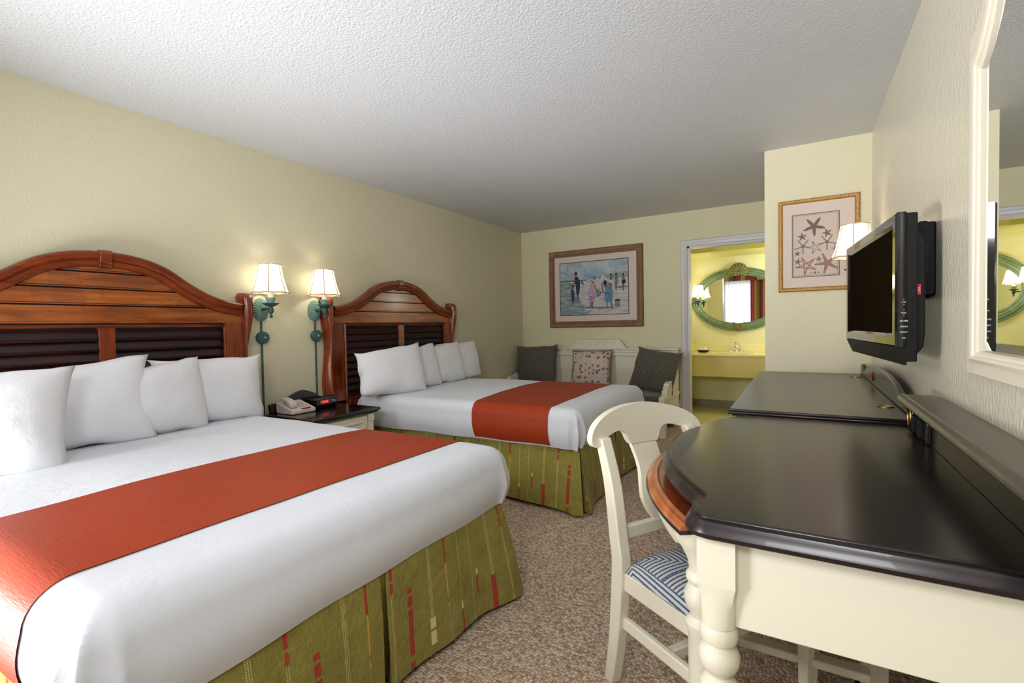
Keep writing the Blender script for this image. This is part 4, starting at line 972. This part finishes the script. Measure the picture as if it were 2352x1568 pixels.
for lx, ly in ((3.085, 1.062), (3.085, 2.17), (3.59, 1.10), (3.59, 2.17)):
    b = MB(); s_ = .036
    b.box(lx-s_, lx+s_, ly-s_, ly+s_, .63, DT-.042)
    v = []; m_ = 24
    # square block rounding into the turning
    rows = []
    for z, k in ((.63, 0), (.622, .22), (.605, .5), (.58, .74), (.558, .9), (.541, 1.0)):
        row = []
        for i in range(m_):
            a = 2*PI*i/m_; sq = s_/max(abs(cos(a)), abs(sin(a))); rr = sq*(1-k)+s_*.98*k
            row.append((lx+min(rr, sq)*cos(a), ly+min(rr, sq)*sin(a), z))
        rows.append(row)
    b.add([p for r in rows for p in r], [(i*m_+k, i*m_+(k+1) % m_, (i+1)*m_+(k+1) % m_, (i+1)*m_+k) for i in range(len(rows)-1) for k in range(m_)])
    b.lathe(turned(0, .542, s_), (lx, ly, 0), 28); b.build('turned_leg', M['cream'], t, smooth=40, fix=True)
# raised back ledge with outlet panel
b = MB(); b.box(3.572, 3.642, .6, 2.19, DT, .872); b.build('ledge_riser', M['espresso'], t, bevel=.002)
b = MB(); b.prism([(3.548, .60), (3.642, .60), (3.642, 2.13), (3.625, 2.19), (3.548, 2.19)], 'z', .872, .894); b.build('ledge_top', M['ledgewood'], t, bevel=.003)
b = MB(); b.sweep([((3.55, .60, .894), (-1, 0, 0), (0, 0, 1)), ((3.55, 2.195, .894), (-1, 0, 0), (0, 0, 1))], [(0, .001), (.004, .003), (.007, -.002), (.012, -.003), (.020, -.010), (.022, -.018), (.016, -.026), (.002, -.03), (-.01, -.03)]); b.build('ledge_molding', M['ledgewood'], t, smooth=50)
b = MB(); b.box(3.566, 3.573, 1.90, 2.185, DT+.006, .868); op = b.build('outlet_panel', M['radiotop'], t, bevel=.002)
b = MB(); b.box(3.560, 3.572, 2.115, 2.185, DT+.002, .87); b.build('grommet_block', M['black'], op, bevel=.002)
b = MB(); b.box(3.560, 3.572, 1.893, 1.905, DT+.004, .866); b.build('panel_end', M['black'], op, bevel=.002)
b = MB(); b.tube([(3.558, 2.15+.026*cos(a*PI/12), .822+.034*sin(a*PI/12)) for a in range(24)], .004, 8, closed=True); b.build('grommet_ring', M['brass'], op)
for y in (1.945, 2.04):
    b = MB(); b.box(3.553, 3.567, y, y+.05, .785, .838); b.box(3.551, 3.554, y+.012, y+.018, .80, .822); b.box(3.551, 3.554, y+.03, y+.036, .80, .822); b.build('socket', M['tvmatte'], op, bevel=.002)

# pull-out half-round table nested under the desk
t = thing('pull_out_table', 'half-round pull-out table with orange wood edge, nested under the desk top', 'table', (3.1, 1.6, 0))
ys = lin(1.108, 2.20, 42); dxo = -.045
out2 = [(3.40, 1.108)]+[(xc_+dxo-math.sqrt(Rr**2-(y-1.68)**2), y) for y in ys]+[(3.40, 2.20)]
pz = .712
b = MB(); b.prism(offset_poly(out2, .03), 'z', pz-.014, pz-.003); b.build('table_top', M['tray_flat'], t, smooth=30)
fr = []
core = out2[1:-1]
for i, p in enumerate(core):
    a, c, d = Vector(core[max(i-1, 0)]), Vector(p), Vector(core[min(i+1, len(core)-1)]); tt = (d-a).normalized(); nn = Vector((-tt.y, tt.x)); fr.append(((c.x, c.y, pz), (nn.x, nn.y, 0), (0, 0, 1)))
b = MB(); b.sweep(fr, [(-.034, -.002), (-.028, .001), (-.022, -.001), (-.017, -.003), (-.012, -.002), (-.007, -.006), (-.001, -.009), (.001, -.016), (-.034, -.016)]); b.build('top_edge_molding', M['orange_wood'], t, smooth=40)
b = MB(); b.sweep(fr, [(-.04, -.016), (.001, -.016), (.004, -.021), (.001, -.026), (-.04, -.026)]); b.build('edge_band', M['esp_edge'], t, smooth=40)
b = MB(); b.sweep(fr[3:-3], [(-.045, -.027), (-.012, -.027), (-.016, -.06), (-.028, -.085), (-.045, -.092)]); b.build('curved_apron', M['cream'], t, smooth=40)
for ly in (1.205, 2.12):
    b = MB(); lx = 3.032
    b.lathe([(.016, 0), (.02, .01), (.03, .03), (.033, .1), (.035, .30), (.036, .425), (.041, .435), (.042, .447), (.034, .456), (.030, .462), (.033, .475), (.043, .495), (.045, .515), (.036, .535), (.034, .542), (.040, .552), (.040, .562), (.032, .572), (.036, .60), (.050, .628), (.068, .655), (.078, .686)], (lx, ly, 0), 30); b.build('turned_leg', M['cream'], t, smooth=40)
b = MB(); b.box(3.05, 3.40, 1.64, 1.685, .14, .165); b.box(3.03, 3.06, 1.23, 2.10, .14, .165); b.build('stretcher', M['cream'], t, bevel=.004)
b = MB()
rows = []
for z in lin(.002, .686, 14):
    o = .02*sin(z*9)-.03*(1-z/.69)**2; rows.append([(3.265+sx*.018+o*.3, 1.80+sy*.022+o, z) for sx, sy in ((-1, -1), (1, -1), (1, 1), (-1, 1))])
b.add([p for r in rows for p in r], [(i*4+k, i*4+(k+1) % 4, (i+1)*4+(k+1) % 4, (i+1)*4+k) for i in range(13) for k in range(4)]+[(3, 2, 1, 0), tuple(52+k for k in range(4))]); b.build('rear_leg', M['cream'], t, bevel=.004)
b = MB(); b.box(3.385, 3.455, 1.76, 1.82, .06, .69); b.build('rear_post', M['cream'], t, bevel=.004)
b = MB(); b.lathe([(.028, -.014), (.032, -.008), (.032, .008), (.028, .014)], (3.405, 1.79, .034), 20, 'y'); b.box(3.397, 3.413, 1.77, 1.81, .03, .065); b.build('caster', M['tvmatte'], t)

# ------------------------------------------------------------------ dresser
t = thing('dresser', 'long cream dresser with dark wood top beyond the desk, under the television', 'dresser', (3.3, 3.15, 0))
y0, y1, xf, zt = 2.244, 4.062, 2.967, .793
b = MB(); b.box(xf, 3.60, y0, y1, zt-.012, zt); b.build('top', M['espresso'], t, bevel=.004)
b = MB(); b.box(xf-.004, 3.59, y0-.002, y1, zt-.024, zt-.011); b.box(xf+.012, 3.58, y0+.012, y1, zt-.034, zt-.024); b.build('top_edge', M['esp_edge'], t, bevel=.005, seg=3)
b = MB(); b.box(xf+.03, 3.6, y0+.02, y1-.01, .08, zt-.034); b.build('body', M['cream'], t, bevel=.003)
b = MB(); b.box(xf+.02, 3.6, y0+.012, y0+.02, .0, zt-.034); b.box(xf+.02, 3.6, y0+.012, y1-.006, 0, .08); b.build('plinth', M['cream'], t, bevel=.003)
for i in range(3):
    for z0, z1 in ((.11, .30), (.32, .51), (.53, .735)):
        ya = y0+.05+i*.58; b = MB(); b.box(xf+.012, xf+.031, ya, ya+.55, z0, z1); d = b.build('drawer', M['cream'], t, bevel=.004)
        for k in (.14, .41):
            b = MB(); b.lathe([(.006, 0), (.006, -.012), (.015, -.016), (.016, -.024), (0, -.03)], (xf+.012, ya+k, (z0+z1)/2), 14, 'x'); b.build('knob', M['brass'], d)
c0 = (y0+y1)/2
hp = [(-.885, .0), (-.885, .05), (-.87, .068), (-.83, .074), (-.78, .066), (-.745, .038), (-.72, .032), (-.69, .04), (-.6, .062), (-.45, .09), (-.25, .107), (0, .112)]
half = [(c0+a, zt+h) for a, h in hp]; full = half+[(2*c0-y, z) for y, z in half[-2::-1]]
b = MB(); b.prism(full, 'x', 3.583, 3.606); b.build('scalloped_gallery', M['espresso'], t, bevel=.006, seg=3)
b = MB(); b.lathe([(.026, .0), (.026, -.006), (.02, -.009), (.012, -.006), (0, -.008)], (3.583, 3.38, zt+.05), 30, 'x', flute=.05, fn=10); b.build('rosette', M['hbpost'], t)
for y in (3.83, 2.55):
    b = MB(); b.lathe([(.03, 0), (.03, .003), (.024, .004), (.02, .002), (0, .0015)], (3.54, y, zt), 24); b.build('cable_grommet', M['brass'], t)

# ------------------------------------------------------------------ television
tv = thing('television', 'black flat television on a wall bracket above the dresser', 'television', (3.472, 2.55, 1.26), R(4.95))
kw = dict(parent=tv, local=True); hw, zb, zt_ = .452, -.195, .265
b = MB()
q = [(-hw, zb), (hw, zb), (hw, zt_), (-hw, zt_)]; dr = [(1, 1), (-1, 1), (-1, -1), (1, -1)]
b.sweep([((0, y, z), (0, dy, dz), (-1, 0, 0)) for (y, z), (dy, dz) in zip(q, dr)], [(0, -.03), (0, -.006), (.006, 0), (.036, 0), (.046, -.008), (.046, -.03)], closed=True); b.build('bezel', M['tvblack'], smooth=30, **kw)
b = MB(); b.box(.008, .02, -hw+.04, hw-.04, zb+.04, zt_-.04); b.build('screen', M['screen'], **kw)
b = MB(); b.prism([(.0, zb+.001), (.004, zb-.008), (.026, zb-.062), (.034, zb-.062), (.034, zb+.001)], 'y', -hw+.006, hw-.006); b.build('speaker_chin', M['tvmatte'], bevel=.002, **kw)
b = MB(); b.box(.029, .062, -hw+.003, hw-.003, zb-.05, zt_-.004); b.build('rear_housing', M['tvmatte'], bevel=.004, seg=2, **kw)
b = MB(); b.prism([(.06, zb-.03), (.082, zb), (.086, zb+.05), (.086, zt_-.10), (.06, zt_-.05)], 'y', -hw+.012, hw-.05); b.build('back_cover', M['tvmatte'], bevel=.006, **kw)
b = MB()
for i in range(8): b.box(.042, .054, -hw+.003, -hw+.010, -.045-i*.019, -.036-i*.019)
b.build('side_buttons', M['tvblack'], bevel=.0015, **kw)
for i, s_ in enumerate(('^', 'CH', 'v', '^', 'VOL', 'v', 'ENTER', 'MENU', 'INPUT', 'I/O')):
    z = [-.033, -.042, -.050, -.069, -.078, -.087, -.106, -.125, -.144, -.164][i]
    text(s_, .0075, M['whitemark'], tv, basis((.0235, -hw-.0012, z), (1, 0, 0), (0, 0, 1)), 'control_marking')
text('HD', .011, M['whitemark'], tv, basis((.066, -hw+.0105, .0), (0, 0, 1), (-1, 0, 0)), 'sticker_lettering')
b = MB(); b.box(.0595, .072, -hw+.0107, -hw+.014, -.017, .018); b.build('sticker', M['redmark'], **kw)
t = thing('wall_bracket', 'black box bracket on the right wall behind the television', 'bracket', (W, 2.41, 1.375))
b = MB(); b.box(W-.058, W, 2.262, 2.56, 1.245, 1.508); b.build('cover', M['mount'], t, bevel=.006, seg=3)
b = MB(); b.box(W-.035, W-.012, 2.30, 2.5, 1.235, 1.247); b.box(W-.042, W-.018, 2.30, 2.5, 1.506, 1.518); b.box(W-.105, W-.056, 2.36, 2.46, 1.27, 1.48); b.build('arm_plate', M['tvmatte'], t, bevel=.003)
text('peerless', .03, M['darkmark'], t, basis((-.031, 2.2614-2.41, 0.0), (0, 0, 1), (-1, 0, 0)), 'embossed_lettering')

# ------------------------------------------------------------------ wall mirror on the right
t = thing('wall_mirror', 'large cream framed wall mirror with arched top above the desk, cut by the right edge', 'mirror', (W, 1.30, 1.5))
yc_m = 1.30; oh = [(.505, 1.008), (.505, 1.908), (.488, 1.914), (.455, 1.928), (.395, 1.962), (.33, 2.035), (.245, 2.11), (.13, 2.155), (0, 2.17)]
ih = [(.415, 1.072), (.415, 1.80), (.40, 1.808), (.37, 1.826), (.322, 1.872), (.275, 1.945), (.20, 2.01), (.11, 2.048), (0, 2.06)]
def half_path(h, sg=1): return [(yc_m+sg*a, z) for a, z in h]
O = half_path(oh)+half_path(oh, -1)[::-1][1:]; I = half_path(ih)+half_path(ih, -1)[::-1][1:]
def ringmesh(O, I, xo, xi, b):
    n = len(O); v = [(xo, y, z) for y, z in O]+[(xi, y, z) for y, z in I]; b.add(v, [(i, (i+1) % n, (i+1) % n+n, i+n) for i in range(n)])
def mixp(O, I, k): return [(a[0]+(c[0]-a[0])*k, a[1]+(c[1]-a[1])*k) for a, c in zip(O, I)]
b = MB(); x_ = W
st_ = [(0, W-.001), (0, W-.012), (.05, W-.018), (.55, W-.018), (.57, W-.024), (.68, W-.027), (.80, W-.025), (.82, W-.021), (.93, W-.019), (1.0, W-.014), (1.0, W-.004)]
for (k0, xa), (k1, xb) in zip(st_, st_[1:]): ringmesh(mixp(O, I, k0), mixp(O, I, k1), xa, xb, b)
b.build('frame', M['mirrorwhite'], t, smooth=30)
b = MB(); Ib = mixp(O, I, 1.0); cen = (yc_m, 1.55)
inn = [(a+(cen[0]-a)*.07, z+(cen[1]-z)*.055) for a, z in Ib]
n = len(Ib); b.add([(W-.010, y, z) for y, z in inn], [tuple(range(n))]); b.add([(W-.0055, y, z) for y, z in Ib]+[(W-.010, y, z) for y, z in inn], [(i, (i+1) % n, (i+1) % n+n, i+n) for i in range(n)])
b.build('mirror_glass', M['mirror'], t, smooth=0)

# ------------------------------------------------------------------ chair
ch = thing('desk_chair', 'white wooden chair with blue chevron seat pulled up to the desk', 'chair', (3.006, 1.553, 0), R(-32))
kw = dict(parent=ch, local=True)
for s_ in (-1, 1):
    pth = spline([(-.225, .215, 0), (-.195, .213, .18), (-.178, .212, .40), (-.188, .212, .48), (-.225, .205, .65), (-.285, .195, .785)], 5); b = MB(); rows = []
    for i, p in enumerate(pth):
        k = p.z/.785; hx = .019+.006*sin(PI*k); hy = .021
        rows.append([(p.x+sx*hx, s_*p.y+sy*hy, p.z) for sx, sy in ((-1, -1), (1, -1), (1, 1), (-1, 1))])
    b.add([p for r in rows for p in r], [(i*4+k, i*4+(k+1) % 4, (i+1)*4+(k+1) % 4, (i+1)*4+k) for i in range(len(rows)-1) for k in range(4)]+[(3, 2, 1, 0), tuple((len(rows)-1)*4+k for k in range(4))])
    b.build('leg', M['chairwhite'], bevel=.005, smooth=50, **kw)
for s_ in (-1, 1):
    b = MB(); b.prism([(.14, 0), (.166, 0), (.174, .383), (.134, .383)], 'y', s_*.205-.018, s_*.205+.018); b.build('leg', M['chairwhite'], bevel=.004, **kw)
b = MB()
for s_ in (-1, 1): b.prism([(-.19, .327), (.14, .327), (.14, .385), (-.19, .385)], 'y', s_*.207-.012, s_*.207+.012)
b.box(.13, .165, -.19, .19, .327, .383); b.box(-.195, -.17, -.19, .19, .327, .385); b.build('seat_frame', M['chairwhite'], bevel=.004, **kw)
b = MB()
for s_ in (-1, 1): b.box(-.19, .15, s_*.207-.010, s_*.207+.010, .199, .237)
b.box(-.01, .015, -.2, .2, .198, .228); b.build('stretcher', M['chairwhite'], bevel=.004, **kw)
b = MB(); b.box(-.207, -.185, -.195, .195, .472, .514); b.build('lower_back_rail', M['chairwhite'], bevel=.004, **kw)
# curved top rail: outline in (y,z), bent in plan
def bend(y): return -.285-.035*(1-(y/.25)**2)
RW = .25
N = 91; ys = [RW*sin(PI/2*q) for q in lin(-1, 1, N)]
def zt2(y): return .776+.101*(max(0, 1-(y/RW)**2))**.5
ZB = [(0, .742), (.066, .742), (.068, .752), (.074, .772), (.086, .787), (.105, .795), (.13, .793), (.16, .785), (.19, .772), (.215, .761), (.232, .756), (.242, .759), (.248, .768), (.2501, .776)]
def zb2(y): return interp(ZB, abs(y))
b = MB(); rows = []
for y in ys:
    x = bend(y); r0, r1 = zb2(y), zt2(y)
    if r1 < r0+.002: r0 = r1-.002
    m_ = (r0+r1)/2; lean = -.20
    rows.append([(x-.014+lean*(z-.785), y, z) for z in (r0, r1)]+[(x+.014+lean*(z-.785), y, z) for z in (r1, r0)])
b.add([p for r in rows for p in r], [(i*4+k, i*4+(k+1) % 4, (i+1)*4+(k+1) % 4, (i+1)*4+k) for i in range(N-1) for k in range(4)]+[(3, 2, 1, 0), tuple((N-1)*4+k for k in range(4))])
b.build('top_rail', M['chairwhite'], bevel=.005, seg=3, smooth=45, **kw)
hwid = [(.505, .055), (.52, .066), (.54, .078), (.575, .085), (.61, .077), (.65, .062), (.68, .057), (.71, .057), (.75, .060)]
b = MB(); zs = lin(.508, .75, 30); rows = []; hs = spline(hwid, 6)
for z in zs:
    wv = interp([(p.x, p.y) for p in hs], z); x = -.196-.118*((z-.508)/.242)**1.15
    rows.append([(x-.008, -wv, z), (x+.008, -wv, z), (x+.008, wv, z), (x-.008, wv, z)])
b.add([p for r in rows for p in r], [(i*4+k, i*4+(k+1) % 4, (i+1)*4+(k+1) % 4, (i+1)*4+k) for i in range(len(rows)-1) for k in range(4)]+[(3, 2, 1, 0), tuple((len(rows)-1)*4+k for k in range(4))])
b.build('splat', M['chairwhite'], bevel=.003, smooth=50, **kw)
b = MB(); g = lin(-1, 1, 25)
def seat(sd):
    def f(u, v):
        e = max(0, (1-abs(u)**5)*(1-abs(v)**5))**.62; x = -.175+.355*(u+1)/2; y = v*(.215+.01*(u+1)/2)
        return (x, y,   .387+(.048*e if sd > 0 else -.003))
    return f
b.grid(seat(1), g, g, uv=lambda u, v: (u*.18+math.copysign(max(0, abs(u)-.86)*.22, u), v*.21+math.copysign(max(0, abs(v)-.86)*.22, v))); b.grid(seat(-1), g, g, flip=True); b.build('seat', M['chevron'], smooth=70, fix=False, **kw)

# ------------------------------------------------------------------ lights, world, camera
def area(name, loc, target, size, sy, energy, col):
    L = bpy.data.lights.new(name, 'AREA'); L.shape = 'RECTANGLE'; L.size = size; L.size_y = sy; L.energy = energy; L.color = col
    o = bpy.data.objects.new(name, L); C.objects.link(o); o.location = loc
    o.rotation_euler = (Vector(target)-Vector(loc)).to_track_quat('-Z', 'Y').to_euler(); return o
area('window_daylight', (2.28, YF-.25, 1.25), (2.28, 3, 1.1), 2.0, 2.1, 16, (.94, .98, 1.0))
area('added_front_fill', (2.98, -.72, 1.98), (1.7, 4, 1.3), .8, .5, 17, (.97, .98, 1.0)).data.spread = math.radians(130)  # added fill behind the camera, evens out the far walls
area('added_front_fill', (.7, -.75, 1.85), (3.3, 3, 1.3), .7, .6, 15, (.97, .98, 1.0)).data.spread = math.radians(120)  # second added fill, from the left, brightens right and side walls
area('added_ceiling_fill', (.9, -.55, .5), (2.3, 3.3, 2.42), .9, .7, 50, (.97, .98, 1.0)).data.spread = math.radians(110)  # added fill aimed upward to brighten the ceiling, no real fixture
L = bpy.data.lights.new('added_alcove_fill', 'POINT'); L.energy = 17; L.color = (1, .97, .86); L.shadow_soft_size = .12  # added fill hidden behind the side wall, brightens the alcove
lo = bpy.data.objects.new('added_alcove_fill', L); C.objects.link(lo); lo.location = (3.35, 6.62, 1.7)
w = bpy.data.worlds.new('World'); bpy.context.scene.world = w; w.use_nodes = True
w.node_tree.nodes['Background'].inputs[0].default_value = (.8, .9, 1, 1); w.node_tree.nodes['Background'].inputs[1].default_value = 1.0

cam = bpy.data.cameras.new('camera'); co = bpy.data.objects.new('camera', cam); C.objects.link(co)
cam.sensor_fit = 'HORIZONTAL'; cam.sensor_width = 36; cam.lens = 36*1110.565/2352; cam.clip_start = .02
yaw, pitch, roll = -.538190536, -.0297869019, -.0198137265
f = Vector((sin(yaw)*cos(pitch), cos(yaw)*cos(pitch), sin(pitch))); r = Vector((cos(yaw), -sin(yaw), 0)); u = r.cross(f)
r2 = r*cos(roll)+u*sin(roll); u2 = -r*sin(roll)+u*cos(roll)
co.matrix_world = Matrix(((r2.x, u2.x, -f.x, 3.232), (r2.y, u2.y, -f.y, 0), (r2.z, u2.z, -f.z, 1.16), (0, 0, 0, 1)))
sc = bpy.context.scene; sc.camera = co
sc.view_settings.view_transform = 'Standard'; sc.view_settings.look = 'None'; sc.view_settings.exposure = .18
sc.cycles.use_denoising = True; sc.cycles.max_bounces = 10; sc.cycles.diffuse_bounces = 6; sc.cycles.glossy_bounces = 6; sc.cycles.caustics_reflective = False; sc.cycles.caustics_refractive = False
for o in bpy.data.objects:
    if '_o' in o: del o['_o']
